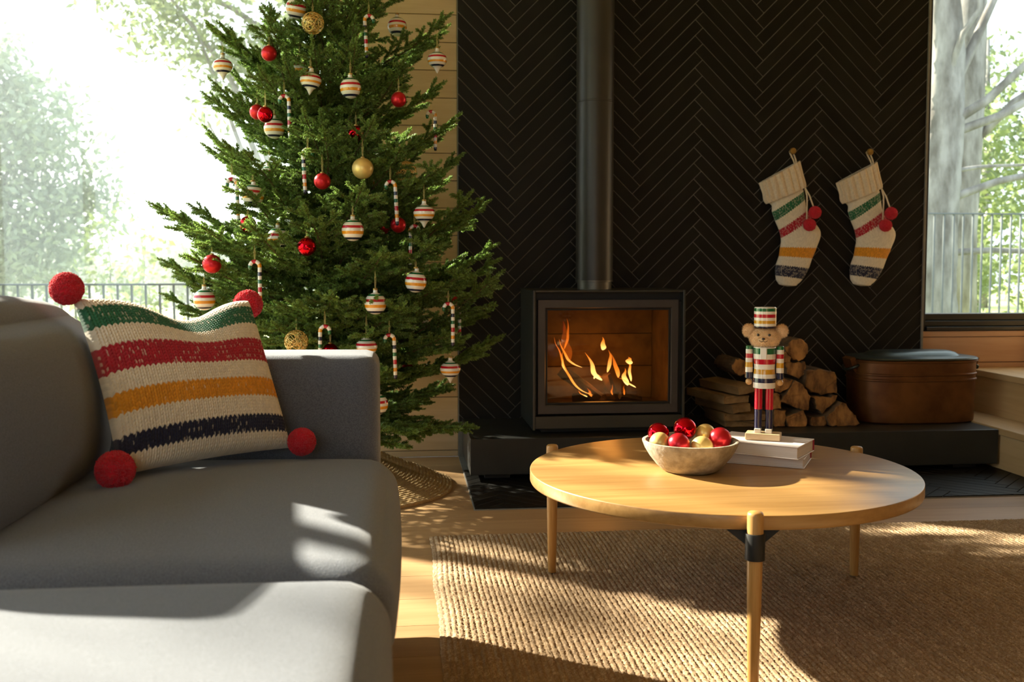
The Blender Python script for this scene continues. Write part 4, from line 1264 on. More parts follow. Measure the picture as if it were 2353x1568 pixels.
# ---- books
def book(corner, ax, ay, w, d, z0, h, label):
    """corner = front right; ax = unit vector to the left along the long side, ay = unit vector to the back"""
    c = np.array(corner); ax = np.array(ax) / np.linalg.norm(ax); ay = np.array(ay)
    ay = np.array([-ax[1], ax[0]]); ay = ay if ay[1] > 0 else -ay
    cen = c + ax * w / 2 + ay * d / 2
    o = thing('book', label, 'book', (cen[0], cen[1], z0))
    def slab(a0, a1, b0, b1, za, zb, name, m, bev=0.0012):
        V, F = bbox_mesh(a0, a1, b0, b1, za, zb, bev, 1)
        W = np.array([(*(c + ax * p[0] + ay * p[1]), p[2]) for p in V])
        # mapping flips handedness: reverse faces
        return obj(name, W, [f[::-1] for f in F], m, o)
    slab(0, w, 0, d, z0, z0 + 0.0026, 'cover', M['book'])
    slab(0, w, 0, d, z0 + h - 0.0026, z0 + h, 'cover', M['book'])
    slab(0, w, d - 0.0030, d, z0 + 0.0022, z0 + h - 0.0022, 'spine', M['spine'])
    slab(0.0035, w - 0.0035, 0.0035, d - 0.003, z0 + 0.0027, z0 + h - 0.0027, 'page_block', M['pages'], 0.0005)
    return o


book((0.951, 2.278), (-0.163, 0.093), None, 0.205, 0.142, TZ + 0.0004, 0.0240, 'lower of the two pale hardcover books on the coffee table')
book((0.930, 2.264), (-0.167, 0.131), None, 0.215, 0.140, TZ + 0.0250, 0.0310, 'upper of the two pale hardcover books under the nutcracker')

# ---- bear nutcracker
NX, NY, NZ = 0.887, 2.381, TZ + 0.0566
nut = thing('nutcracker_figure', 'painted bear nutcracker in striped uniform and hat standing on books', 'figurine', (NX, NY, NZ))
rot = Matrix.Rotation(math.radians(-26), 3, 'Z')    # faces -Y, turned a little to the viewer


def npart(name, VF, m, parent=nut, fm=None, smooth=None, col=None):
    V, F = VF
    W = np.array([rot @ Vector(p) for p in V])
    o = obj(name, W, F, m, parent, world_coords=False, fm=fm, col=col)
    if smooth: auto_smooth(o, smooth)
    return o


def zc(c):
    return (1205 - c) * 0.0002945


def banded(rad, bands, x, y, mats, seg=28, cap=0.0012):
    """stack of painted bands: bands = [(crop y top, crop y bottom, colour key)], rad(c) radius"""
    prof, keys = [], []
    bands = bands[::-1]
    c0 = bands[0][1]
    prof.append((max(0.0005, rad(c0) - cap), zc(c0))); prof.append((rad(c0), zc(c0) + cap)); keys.append(bands[0][2])
    for (a, b, key) in bands:
        n = max(1, int(abs(b - a) / 14))
        for i in range(1, n + 1):
            c = b + (a - b) * i / n
            prof.append((rad(c), zc(c))); keys.append(key)
    prof[-1] = (rad(bands[-1][0]), zc(bands[-1][0]) - cap)
    prof.append((max(0.0005, rad(bands[-1][0]) - cap), zc(bands[-1][0]))); keys.append(bands[-1][2])
    V, F = lathe(prof, seg, (x, y, 0))
    names = list(dict.fromkeys(keys))
    fm = []
    for kx in keys: fm += [names.index(kx)] * seg
    fm += [names.index(keys[0]), names.index(keys[-1])]
    return (V, F), [M[mats[q]] for q in names], fm


CM = dict(w='white_gloss', g='green_gloss', r='red_gloss', y='mustard_gloss', n='navy_gloss')
npart('base', bbox_mesh(-0.042, 0.042, -0.026, 0.026, 0, 0.0165, 0.0025, 2), M['birch'])
for sx in (-1, 1):
    x = sx * 0.0132
    npart('shoe', bbox_mesh(x - 0.008, x + 0.008, -0.016, 0.009, 0.0165, 0.0275, 0.002, 2), M['white_gloss'])
    (VF, ms, fm) = banded(lambda c: 0.0092 if c > 952 else 0.0096, [(770, 945, 'r'), (945, 951, 'r'), (951, 958, 'n'), (958, 1115, 'n')], x, 0, CM)
    npart('leg', VF, ms, fm=fm, smooth=40)
(VF, ms, fm) = banded(lambda c: 0.0272 - 0.0022 * math.exp(-((c - 600) / 55.0) ** 2), [(424, 433, 'w'), (433, 482, 'g'), (482, 525, 'w'), (525, 567, 'r'), (567, 610, 'w'), (610, 650, 'y'), (650, 685, 'w'), (685, 722, 'n'), (722, 770, 'w')], 0, 0, CM, 40)
npart('torso', VF, ms, fm=fm, smooth=40)
npart('jaw_lever', bbox_mesh(-0.0078, 0.0078, -0.0290, -0.020, zc(522), zc(428), 0.001, 1), M['white_gloss'])
for sx in (-1, 1):
    x = sx * 0.0372
    (VF, ms, fm) = banded(lambda c: 0.0088 + 0.0006 * (c - 415) / 280, [(415, 446, 'g'), (446, 483, 'w'), (483, 520, 'r'), (520, 556, 'w'), (556, 598, 'y'), (598, 640, 'w'), (640, 695, 'n')], x, 0, CM, 24, 0.002)
    ar = npart('arm', VF, ms, fm=fm, smooth=40)
    npart('hand', sphere((x, 0, zc(722)), 0.0084, 20, 12), M['hand_wood'], ar, smooth=60)


def fur_ball(name, c, r, sq, n, parent, ln=0.004, sd=1, flat=None):
    """fuzzy ball: core plus short hair blades; colour varies with the hair"""
    rr = np.random.default_rng(sd)
    d = rr.normal(0, 1, (n, 3)); d /= np.linalg.norm(d, axis=1)[:, None]
    b = d * r * np.array(sq)
    t_ = np.cross(d, rr.normal(0, 1, (n, 3))); t_ /= np.linalg.norm(t_, axis=1)[:, None]
    tip = b + d * (ln * (0.5 + rr.random(n)))[:, None] + t_ * (ln * 0.6 * rr.normal(0, 1, n))[:, None] + np.array([0, 0, -ln * 0.3])
    w = 0.0004
    V = np.stack([b + t_ * w - d * 0.0006, b - t_ * w - d * 0.0006, tip], 1).reshape(-1, 3)
    F = np.arange(n * 3).reshape(-1, 3)
    S, SF = sphere((0, 0, 0), r, 28, 18, sq)
    SF3 = []
    for f in SF: SF3 += [(f[0], f[k], f[k + 1]) for k in range(1, len(f) - 1)]
    V = np.concatenate([V, S]); F = np.concatenate([F, np.array(SF3) + n * 3])
    base = np.array([0.86, 0.64, 0.38]); dk = np.array([0.66, 0.37, 0.14])
    # darker tan at the crown of the face, paler on the muzzle
    k = np.clip(0.5 + 0.5 * V[:, 2] / (r * sq[2]), 0, 1)[:, None] ** 1.5
    C = base * (1 - k) + dk * k
    C = C * (0.9 + 0.2 * rr.random(len(V)))[:, None]
    return npart(name, (V + np.array(c), F), M['fur'], parent, col=C)


hz = zc(345)
hd = fur_ball('head', (0, 0, hz - 0.001), 0.0350, (1.0, 0.88, 0.75), 5200, nut, 0.0042, 1)
fur_ball('muzzle', (0, -0.0265, hz - 0.006), 0.0125, (1.15, 0.85, 0.8), 1200, hd, 0.0026, 2)
for sx in (-1, 1):
    fur_ball('ear', (sx * 0.0395, 0.002, zc(288)), 0.0132, (1.0, 0.45, 1.08), 1600, hd, 0.0045, 3 + sx)
    npart('eye', sphere((sx * 0.0135, -0.0290, hz + 0.0075), 0.0033, 14, 8), M['bead'], hd, smooth=60)
npart('nose', sphere((0, -0.0378, hz - 0.0015), 0.0040, 14, 8, (1.1, 0.6, 0.7)), M['bead'], hd, smooth=60)
mouth = []
for sx in (-1, 1):
    mouth = [(0, -0.0388, hz - 0.003), (0, -0.0392, hz - 0.0068), (sx * 0.004, -0.0388, hz - 0.0090), (sx * 0.0085, -0.0370, hz - 0.0072), (sx * 0.0098, -0.0358, hz - 0.0055)]
    npart('mouth', tube(mouth, 0.0006, 6), M['bead'], hd)
(VF, ms, fm) = banded(lambda c: 0.0268 + 0.0006 * (1 - (c - 85) / 180), [(90, 97, 'w'), (97, 126, 'g'), (126, 150, 'w'), (150, 178, 'r'), (178, 202, 'w'), (202, 228, 'y'), (228, 250, 'w'), (250, 268, 'n')], 0, 0, CM, 40, 0.003)
npart('hat', VF, ms, fm=fm, smooth=40)

# ================================================================== STOCKINGS
STK = [((-0.140,-0.133),(0.019,-0.046)),((-0.123,-0.176),(0.034,-0.101)),((-0.106,-0.223),(0.048,-0.158)),((-0.097,-0.229),(0.046,-0.163)),((-0.089,-0.263),(0.049,-0.173)),((-0.076,-0.299),(0.055,-0.206)),((-0.057,-0.340),(0.066,-0.255)),((-0.047,-0.377),(0.087,-0.292)),((-0.046,-0.399),(0.131,-0.353)),((-0.049,-0.419),(0.113,-0.422)),((-0.055,-0.459),(0.094,-0.469)),((-0.067,-0.498),(0.078,-0.514)),((-0.068,-0.544),(0.051,-0.560)),((-0.058,-0.572),(0.030,-0.580)),((-0.036,-0.587),(0.008,-0.590)),((-0.016,-0.591),(-0.012,-0.591))]
S_POS = np.array([0, 0.5, 1, 1.08, 1.5, 2.0, 2.65, 3.2, 3.7, 4.2, 4.75, 5.3, 5.9, 6.25, 6.45, 6.5])


def smooth_interp(s, S, vals):
    """monotone-ish cubic through the stations"""
    vals = np.asarray(vals, float)
    m = np.gradient(vals, S)
    i = np.clip(np.searchsorted(S, s) - 1, 0, len(S) - 2)
    hh = S[i + 1] - S[i]; t = (s - S[i]) / hh
    return (2*t**3 - 3*t**2 + 1) * vals[i] + (t**3 - 2*t**2 + t) * hh * m[i] + (-2*t**3 + 3*t**2) * vals[i+1] + (t**3 - t**2) * hh * m[i+1]


def stocking(hx, hy, hz_, label, group, turn):
    root = thing('christmas_stocking', label, 'stocking', (hx, hy, hz_), group)
    Lx = [p[0][0] for p in STK]; Lz = [p[0][1] for p in STK]; Rx = [p[1][0] for p in STK]; Rz = [p[1][1] for p in STK]
    def surf(s0, s1, ns, na, extra, knit_fn, depth):
        s = np.linspace(s0, s1, ns)
        lx, lz, rx, rz = (smooth_interp(s, S_POS, q) for q in (Lx, Lz, Rx, Rz))
        ang = np.linspace(0, 2 * PI, na, endpoint=False)
        S2, A2 = np.meshgrid(s, ang, indexing='ij')
        cx, cz_ = (lx + rx) / 2, (lz + rz) / 2
        hx_, hz2 = (rx - lx) / 2, (rz - lz) / 2
        hw = np.sqrt(hx_ ** 2 + hz2 ** 2)
        rel, C = knit_fn(S2, A2)
        k = 1 + (extra + rel) / np.maximum(hw[:, None], 0.012)
        dep = np.minimum(depth, hw * 0.9)
        cs, sn = np.cos(A2), np.sin(A2)
        px_ = cx[:, None] + hx_[:, None] * cs * k
        pz_ = cz_[:, None] + hz2[:, None] * cs * k
        py_ = -np.sign(sn) * np.abs(sn) ** 0.8 * (dep[:, None] + extra + rel)
        # world y: front is toward -Y; back is pressed flat to the wall
        py_ = np.where(py_ > 0, py_ * 0.5, py_)
        V = np.stack([px_, py_, pz_], -1)
        I = np.arange(ns * na).reshape(ns, na); J = np.roll(I, -1, axis=1)
        F = np.stack([I[:-1], I[1:], J[1:], J[:-1]], -1).reshape(-1, 4)
        return V.reshape(-1, 3), F, C.reshape(-1, 3)

    def body_knit(S2, A2):
        u_ = A2 / (2 * PI) * 44
        v_ = S2 * 13
        h_, ci_, ri_, hf_ = stitch(u_, v_)
        fr = (ri_ + 0.2) / 13.0
        C_ = stripe_colors(fr, ci_, ri_, hf_, np.abs(((u_ * 2) % 1) - 0.5) < 0.25, [(1.5, 2.02, GREEN, 0.36), (2.65, 3.2, RED, 0.36), (4.2, 4.76, GOLDY, 0.0), (5.3, 5.92, NAVY, 0.36)], True)
        return h_ * 0.0016, C_

    def cuff_knit(S2, A2):
        rib = np.abs(np.cos(A2 * 9)) ** 1.4
        h_ = 0.0085 * rib
        C_ = np.zeros(S2.shape + (3,)); C_[:] = np.array([0.70, 0.58, 0.43])
        C_ *= (0.92 + 0.16 * hash01(np.floor(A2 * 24).astype(int), np.floor(S2 * 20).astype(int), 1))[..., None]
        return h_, C_

    V, F, C = surf(0.95, 6.5, 330, 320, 0.0, body_knit, 0.030)
    obj('sock', V, F, M['knit'], root, smooth=True, col=C, world_coords=False)
    V, F, C = surf(0.0, 1.02, 60, 320, 0.006, cuff_knit, 0.032)
    # turn the top and bottom edges inward for a thick rolled cuff
    na = 320
    top = V[:na].copy(); c = top.mean(0); top2 = c + (top - c) * 0.86; top2[:, 2] -= 0.006
    bot = V[-na:].copy(); c = bot.mean(0); bot2 = c + (bot - c) * 0.86; bot2[:, 2] += 0.004
    V = np.concatenate([top2, V, bot2]); C = np.concatenate([C[:na] * 0.6, C, C[-na:] * 0.6])
    ns = len(V) // na
    I = np.arange(ns * na).reshape(ns, na); J = np.roll(I, -1, axis=1)
    F = np.stack([I[:-1], I[1:], J[1:], J[:-1]], -1).reshape(-1, 4)
    obj('cuff', V, F, M['knit'], root, smooth=True, col=C, world_coords=False)
    obj('hanging_loop', *tube([(0.008, -0.012, -0.066), (0.000, -0.010, -0.040), (-0.007, 0.010, -0.010), (-0.006, 0.018, 0.004), (0.0, 0.019, 0.0095), (0.006, 0.018, 0.004), (0.008, 0.010, -0.010), (0.011, -0.010, -0.040), (0.012, -0.012, -0.066)], 0.0035, 8), M['cream_cord'], root, smooth=True, world_coords=False)
    for k, (px_, pz_) in enumerate(((0.060, -0.322), (0.085, -0.268))):
        obj('cord', *tube([(0.046, -0.030, -0.160), (0.050 + 0.012 * k, -0.043, -0.195), (0.050 + 0.022 * k, -0.046, -0.225), (px_ - (0.010 if k == 0 else 0.004), -0.046, pz_ + 0.022)], 0.0034, 8), M['cream_cord'], root, smooth=True, world_coords=False)
        pompom('pompom', (hx + px_, hy - 0.050 - 0.004 * (1 - k), hz_ + pz_), 0.0275, root, 1500, 20 + k)
    root.rotation_euler.y = turn
    return root


for hx, lab, kl, tn in ((1.703, 'striped knit stocking nearer the stove pipe on the black wall', 'small brass knob holding the stocking nearer the stove pipe', 0.0), (2.057, 'striped knit stocking nearer the window on the black wall', 'small brass knob holding the stocking nearer the window', math.radians(1.2))):
    stocking(hx, 4.268, 1.332, lab, 'stockings on the black tiled wall', tn)
    kb = thing('wall_knob', kl, 'knob', (hx, 4.30, 1.334), 'brass wall knobs')
    V, F = lathe([(0.006, 0.0), (0.006, 0.022), (0.011, 0.026), (0.0145, 0.030), (0.0145, 0.036), (0.012, 0.040), (0.0, 0.041)], 24)
    V = np.stack([V[:, 0], -V[:, 2], V[:, 1]], 1)
    auto_smooth(obj('knob', V, F, M['brass'], kb, world_coords=False), 40)

# ================================================================== CHRISTMAS TREE
TX, TY = -0.257, 3.76
xt = thing('christmas_tree', 'tall live spruce christmas tree hung with striped and red ornaments', 'christmas tree', (TX, TY, 0))
trunk = obj('trunk', *tube([(TX, TY, 0.01), (TX + 0.004, TY, 0.6), (TX - 0.003, TY, 1.2), (TX + 0.003, TY, 1.8), (TX, TY, 2.44)], [0.030, 0.026, 0.019, 0.012, 0.004], 14), M['bark'], xt, smooth=True)


def cone_r(z):
    return 0.62 - 0.40 * (z - 0.85) if z > 0.85 else 0.62 - 0.20 * (0.85 - z)


def needle_tris(p0, p1, n, ln, rr, tone):
    """n flat needles around the twig p0-p1"""
    ax = p1 - p0; L = np.linalg.norm(ax); ax = ax / L
    t = (np.arange(n) + rr.random(n)) / n
    b = p0 + np.outer(t * L, ax)
    d = rr.normal(0, 1, (n, 3)); d -= np.outer(d @ ax, ax)
    d += np.array([0, 0, 0.35])                       # needles lift upward a little
    d /= np.linalg.norm(d, axis=1)[:, None]
    ang = np.radians(rr.uniform(44, 74, n)); ang = np.where(t > 0.9, ang * 0.45, ang)
    dirv = np.cos(ang)[:, None] * ax + np.sin(ang)[:, None] * d
    l = ln * rr.uniform(0.75, 1.15, n) * np.where(t > 0.9, 0.9, 1.0)
    s = np.cross(dirv, rr.normal(0, 1, (n, 3))); s /= np.linalg.norm(s, axis=1)[:, None]
    w = 0.00125
    V = np.stack([b + s * w * 0.7, b - s * w * 0.7, b + dirv * l[:, None] * 0.6 - s * w, b + dirv * l[:, None], b + dirv * l[:, None] * 0.6 + s * w], 1)
    c = tone * rr.uniform(0.7, 1.25, n)[:, None]
    C = np.repeat(c[:, None, :], 5, axis=1)
    return V.reshape(-1, 3), C.reshape(-1, 3)


def branch_mesh(L, sd):
    rr = np.random.default_rng(sd)
    NV, NC_ = [], []
    TV, TF = [], []
    def stem_pt(t):
        return np.array([L * t, 0.03 * L * math.sin(t * 5 + sd), -0.05 * L * math.sin(PI * t) + 0.07 * L * t * t])
    ts = np.linspace(0, 1, 12)
    sp = [stem_pt(q) for q in ts]
    TV.append(tube(sp, np.linspace(0.0055, 0.0014, 12) * (0.6 + L), 6))
    g_old, g_new = np.array([0.068, 0.155, 0.032]), np.array([0.235, 0.360, 0.078])
    def brush(p0, p1, new):
        l = np.linalg.norm(p1 - p0)
        tone = g_old * (1 - new) + g_new * new
        V, C = needle_tris(p0, p1, max(20, int(l * 3000)), 0.0108, rr, tone)
        NV.append(V); NC_.append(C)
        TV.append(tube([p0, p1], [0.0014, 0.0008], 5))
    for a, b in zip(ts[2:-1], ts[3:]):
        p0, p1 = stem_pt(a), stem_pt(b)
        V, C = needle_tris(p0, p1, int(np.linalg.norm(p1 - p0) * 2400), 0.0108, rr, g_old * (1 - a) + g_new * a)
        NV.append(V); NC_.append(C)
    n = int(L / 0.031)
    side = 1
    for i in range(n):
        t = 0.14 + 0.84 * i / n
        side = -side
        p = stem_pt(t)
        ln = (0.30 * L * (1 - t) ** 0.8 + 0.042) * rr.uniform(0.75, 1.2)
        ln = min(ln * 1.1, 0.20)
        an = math.radians(rr.uniform(40, 58)) * side
        up = rr.uniform(-0.16, 0.26)
        d = np.array([math.cos(an), math.sin(an), up]); d /= np.linalg.norm(d)
        q = p + d * ln + np.array([0, 0, 0.06 * ln])
        mid = (p + q) / 2 + np.array([0, 0, -0.03 * ln])
        brush(p, mid, 0.25 + 0.4 * t); brush(mid, q, 0.6 + 0.4 * rr.random())
        m = int(ln / 0.040)
        s2 = side
        for j in range(m):
            tt = 0.25 + 0.7 * j / max(1, m)
            s2 = -s2
            pp_ = p + (q - p) * tt
            l2 = (0.30 * ln * (1 - tt) + 0.026) * rr.uniform(0.7, 1.3)
            a2 = an + s2 * math.radians(rr.uniform(38, 55))
            d2 = np.array([math.cos(a2), math.sin(a2), rr.uniform(-0.2, 0.35)]); d2 /= np.linalg.norm(d2)
            brush(pp_, pp_ + d2 * l2, 0.5 + 0.5 * rr.random())
        if rr.random() < 0.25:
            d3 = np.array([math.cos(an * 0.6), math.sin(an * 0.6) * 0.6, 0.8]); d3 /= np.linalg.norm(d3)
            brush(p, p + d3 * 0.045 * rr.uniform(0.7, 1.3), 0.8)
    brush(stem_pt(0.97), stem_pt(1.0) + np.array([0.03, 0, 0.006]), 0.9)
    V = np.concatenate(NV); C = np.concatenate(NC_)
    k = len(V) // 5
    i = np.arange(k) * 5
    F = [tuple(x) for x in np.stack([i, i + 1, i + 2, i + 3, i + 4], 1)]
    SV, SF = join(*TV)
    fm = [0] * len(F) + [1] * len(SF)
    F = F + [tuple(int(q) + len(V) for q in f) for f in SF]
    Call = np.concatenate([C, np.tile(np.array([[0.1, 0.07, 0.03]]), (len(SV), 1))])
    return new_mesh('branch', np.concatenate([V, SV]), F, [M['needle'], M['twig']], False, fm, Call)


PROTO = {}
for ln in (0.26, 0.40, 0.54, 0.66):
    PROTO[ln] = [branch_mesh(ln, 100 + int(ln * 100) + 7 * q) for q in range(3)]


def add_branch(base, tip, over=1.0, roll=0.0):
    base, tip = Vector(base), Vector(tip)
    d = tip - base
    L = d.length * over
    ln = min(PROTO, key=lambda q: abs(q - L))
    o = bpy.data.objects.new('branch', random.choice(PROTO[ln]))
    x = d.normalized()
    up = Vector((0, 0, 1)); yv = up.cross(x).normalized(); zv = x.cross(yv)
    R = Matrix((x, yv, zv)).transposed() @ Matrix.Rotation(roll, 3, 'X')
    s = L / ln
    mw = R.to_4x4() @ Matrix.Diagonal((s, min(1.15, max(0.85, s)), min(1.15, max(0.85, s)), 1))
    mw.translation = base - Vector((TX, TY, 0))
    link(o, xt)
    o.matrix_local = mw
    return o


rb = random.Random(11)
nb = 0
zq = 0.27
ang = 0.0
while zq < 2.38:
    dens = 4
    for k in range(dens):
        ang += 2.39996
        a = ang + rb.uniform(-0.25, 0.25)
        zt = zq + rb.uniform(-0.04, 0.04)
        rad = cone_r(zt) * rb.choice((0.62, 0.75, 0.85, 0.95, 1.05, 1.12))
        if zt > 1.85: rad = max(0.07, rad)
        dirx, diry = math.cos(a), math.sin(a)
        lim = 0.44
        if diry > 0 and rad * diry > lim: rad = lim / diry
        rise = math.tan(math.radians(8 + 30 * min(1, max(0, (zt - 0.3) / 1.5)) + rb.uniform(-8, 8)))
        if zt < 0.5: rise = math.tan(math.radians(rb.uniform(-14, 6)))
        bz_ = zt - rad * rise
        if zt > 1.9: bz_ = max(bz_, 1.2)
        bz_ = max(0.16, bz_)
        tipz = min(zt, 2.46)
        add_branch((TX, TY, bz_), (TX + rad * dirx, TY + rad * diry, tipz), 1.0, rb.uniform(-0.35, 0.35))
        nb += 1
    zq += 0.085
# a few long, clearly separate branches at the outline
for (x, y_, z) in ((-0.83, 3.60, 0.80), (-0.85, 3.72, 0.68), (-0.74, 3.72, 0.66), (-0.74, 3.66, 1.00), (-0.70, 3.70, 1.22), (-0.70, 3.70, 1.40), (-0.69, 3.74, 1.66), (-0.62, 3.60, 1.62), (0.17, 3.70, 1.66), (0.20, 3.66, 1.34), (0.21, 3.60, 1.18), (0.30, 3.62, 1.02), (0.34, 3.70, 0.86), (0.33, 3.55, 0.80), (0.31, 3.70, 0.62), (0.22, 3.52, 0.22), (0.16, 3.40, 0.24), (0.02, 3.30, 0.25), (-0.04, 3.36, 0.20), (0.12, 3.62, 0.20), (0.27, 3.45, 0.50), (-0.62, 3.30, 0.68), (-0.40, 3.14, 0.60), (-0.10, 3.14, 0.58)):
    r0 = math.hypot(x - TX, y_ - TY)
    if z < 0.3: bz_ = z + 0.10
    else: bz_ = z - r0 * (0.15 + 0.35 * min(1, max(0, (z - 0.5) / 1.0)))
    add_branch((TX, TY, max(0.2, bz_)), (x, y_, z), 1.0, rb.uniform(-0.3, 0.3))


# ================================================================== ORNAMENTS
def stripe_lathe(outline, bands, seg=36, ref=1.0):
    """outline: list of (r, z) from top to bottom; bands by z: (z_hi, z_lo, key); crisp painted stripes"""
    zs = [z for _, z in outline]; rs = [r for r, _ in outline]
    cuts = sorted(set([round(z, 6) for z in np.linspace(zs[0], zs[-1], 30)] + [round(b, 6) for bd in bands for b in bd[:2]] + [round(z, 6) for z in zs]), reverse=True)
    cuts = [z for z in cuts if zs[-1] <= z <= zs[0]]
    prof = [(max(0.0004, float(np.interp(-z, [-q for q in zs], rs))), z) for z in cuts]
    V, F = lathe(prof, seg)
    F = [f[::-1] for f in F]
    fm = []
    order = ['w', 'g', 'r', 'y', 'n']
    for a, b in zip(cuts[:-1], cuts[1:]):
        mid = (a + b) / 2
        key = 'w'
        for hi, lo, kx in bands:
            if lo <= mid <= hi: key = kx
        fm += [order.index(key)] * seg
    fm += [0, 0]
    return V, F, fm


OM = [M['white_gloss'], M['green_gloss'], M['red_gloss'], M['gold_gloss'], M['navy_gloss']]
r0 = 0.0345
out_round = [(0.0068, r0 + 0.0085), (0.0070, r0 + 0.001), (0.0085, r0 * 0.965)] + [(r0 * math.cos(p), r0 * math.sin(p)) for p in np.linspace(1.27, -1.45, 26)] + [(0.0006, -r0 * 0.995)]
bd_round = [(r0 * 0.86, r0 * 0.70, 'g'), (r0 * 0.42, r0 * 0.18, 'r'), (-r0 * 0.08, -r0 * 0.36, 'y'), (-r0 * 0.66, -r0 * 0.84, 'n')]
out_top = [(0.0068, 0.0405), (0.0072, 0.032), (0.010, 0.0285), (0.020, 0.0235), (0.030, 0.0150), (0.0345, 0.0065), (0.0350, 0.0), (0.0325, -0.0085), (0.0275, -0.0165), (0.0205, -0.0225), (0.0125, -0.0275), (0.0075, -0.0350), (0.0040, -0.0420), (0.0008, -0.0470)]
bd_top = [(0.0245, 0.0205, 'g'), (0.0135, 0.0060, 'r'), (-0.0035, -0.0105, 'y'), (-0.0180, -0.0235, 'n')]
V, F, fm = stripe_lathe(out_round, bd_round); ME_ROUND = new_mesh('ball', V, F, OM, True, fm)
V, F, fm = stripe_lathe(out_top, bd_top); ME_TOP = new_mesh('ball', V, F, OM, True, fm)
V, F = lathe([(0.0078, 0), (0.0078, 0.005), (0.006, 0.0062), (0.0, 0.0064)], 16); ME_CAP = new_mesh('cap', V, F, M['brass'])
V, F = sphere((0, 0, 0), 0.0258, 40, 24); ME_RED = new_mesh('ball', V, F, M['red_ball'], True)
V2 = V / np.linalg.norm(V, axis=1)[:, None]
cr = np.sin(V2[:, 0] * 19 + 3 * np.sin(V2[:, 2] * 11)) * np.sin(V2[:, 1] * 17 + 2) * np.sin(V2[:, 2] * 21 + 1)
ME_CRACK = new_mesh('ball', V * (1 + 0.02 * cr)[:, None], F, M['red_mirror'], True)
V, F = sphere((0, 0, 0), 0.0340, 40, 24); ME_GOLD = new_mesh('ball', V, F, M['gold_ball'], True)
wires = []
rw = np.random.default_rng(5)
for q in range(34):
    n_ = rw.normal(0, 1, 3); n_ /= np.linalg.norm(n_)
    a_ = np.cross(n_, rw.normal(0, 1, 3)); a_ /= np.linalg.norm(a_); b_ = np.cross(n_, a_)
    off = n_ * rw.uniform(-0.014, 0.014); rad = math.sqrt(max(0.0004, 0.0365 ** 2 - off @ off))
    th_ = np.linspace(0, 2 * PI, 26)
    wires.append(tube(off + rad * (np.outer(np.cos(th_), a_) + np.outer(np.sin(th_), b_)), 0.0007, 5, False))
V, F = join(*wires); ME_WIRE = new_mesh('wire_ball', V, F, M['gold_wire'], True)
# candy cane: long straight shaft and a tight hook
cp_ = [(0, 0, -0.142)] + [(0, 0, z) for z in np.linspace(-0.135, -0.016, 42)] + [(0.0145 - 0.0145 * math.cos(t), 0, -0.016 + 0.0155 * math.sin(t)) for t in np.linspace(0.12, PI, 16)] + [(0.029, 0, -0.019), (0.029, 0, -0.026)]
rad_ = np.full(len(cp_), 0.0062); rad_[0] = 0.004; rad_[-1] = 0.004
V, F = tube(cp_, rad_, 12)
cl_ = np.concatenate([[0], np.cumsum(np.linalg.norm(np.diff(np.array(cp_), axis=0), axis=1))])
seqc = ['n', 'w', 'y', 'w', 'r', 'w', 'g', 'w', 'n', 'w', 'y', 'w', 'r', 'w', 'g']
order = ['w', 'g', 'r', 'y', 'n']
fm = []
for i in range(len(cp_) - 1):
    fq = (cl_[i] + cl_[i + 1]) / 2 / cl_[-1]
    fm += [order.index(seqc[min(len(seqc) - 1, int(fq * len(seqc)))])] * 12
fm += [4, 1]
ME_CANE = new_mesh('cane', V, F, OM, True, fm)


def sub(parent, me, name, loc=(0, 0, 0), rot=None, scale=None):
    o = bpy.data.objects.new(name, me)
    o.location = loc
    if rot: o.rotation_euler = rot
    if scale: o.scale = scale
    return link(o, parent)


def ornament(kind, x, y_, z, label, hang=0.045, tilt=0.0, flip=False, scale=1.0):
    names = dict(round='striped_ornament', top='striped_ornament', red='red_ornament', crackle='red_ornament', gold='gold_ornament', wire='wire_ornament', cane='candy_cane_ornament')
    cats = dict(cane='candy cane')
    o = thing(names[kind], label, cats.get(kind, 'ornament'), (x, y_, z), 'ornaments on the christmas tree')
    topz = dict(round=r0 + 0.0085, top=0.0405, red=0.0245, crackle=0.0245, gold=0.0325, wire=0.036, cane=0.0055)[kind] * scale
    me = dict(round=ME_ROUND, top=ME_TOP, red=ME_RED, crackle=ME_CRACK, gold=ME_GOLD, wire=ME_WIRE, cane=ME_CANE)[kind]
    nm = dict(cane='cane', wire='wire_ball').get(kind, 'ball')
    if kind == 'cane':
        hx = 0.0145 * (-1 if flip else 1)
        sub(o, me, nm, (-hx, 0, 0), (0, tilt, PI if flip else 0))
    else:
        sub(o, me, nm, (0, 0, 0), (0, tilt, rb.uniform(0, 6)), (scale,) * 3)
        if kind in ('red', 'crackle', 'gold', 'round', 'top'):
            sub(o, ME_CAP, 'cap', (0, 0, topz - (0.0005 if kind in ('round', 'top') else 0.0)), None, (0.9,) * 3 if kind in ('round', 'top') else (0.8,) * 3)
            topz += 0.004
    V, F = tube([(-0.0012, 0, topz), (-0.002, 0, topz + hang * 0.5), (0, 0, topz + hang), (0.002, 0, topz + hang * 0.5), (0.0012, 0, topz)], 0.00055, 5)
    obj('string', V, F, M['thread'], o, world_coords=False)
    # the twig it hangs from
    hp = Vector((x, y_, z + topz + hang - 0.004))
    r1 = math.hypot(x - TX, y_ - TY)
    rise = 0.05 + 0.35 * min(1, max(0, (z - 0.4) / 1.0))
    add_branch((TX, TY, max(0.18, hp.z - r1 * rise)), hp, 1.10, rb.uniform(-0.2, 0.2))
    return o


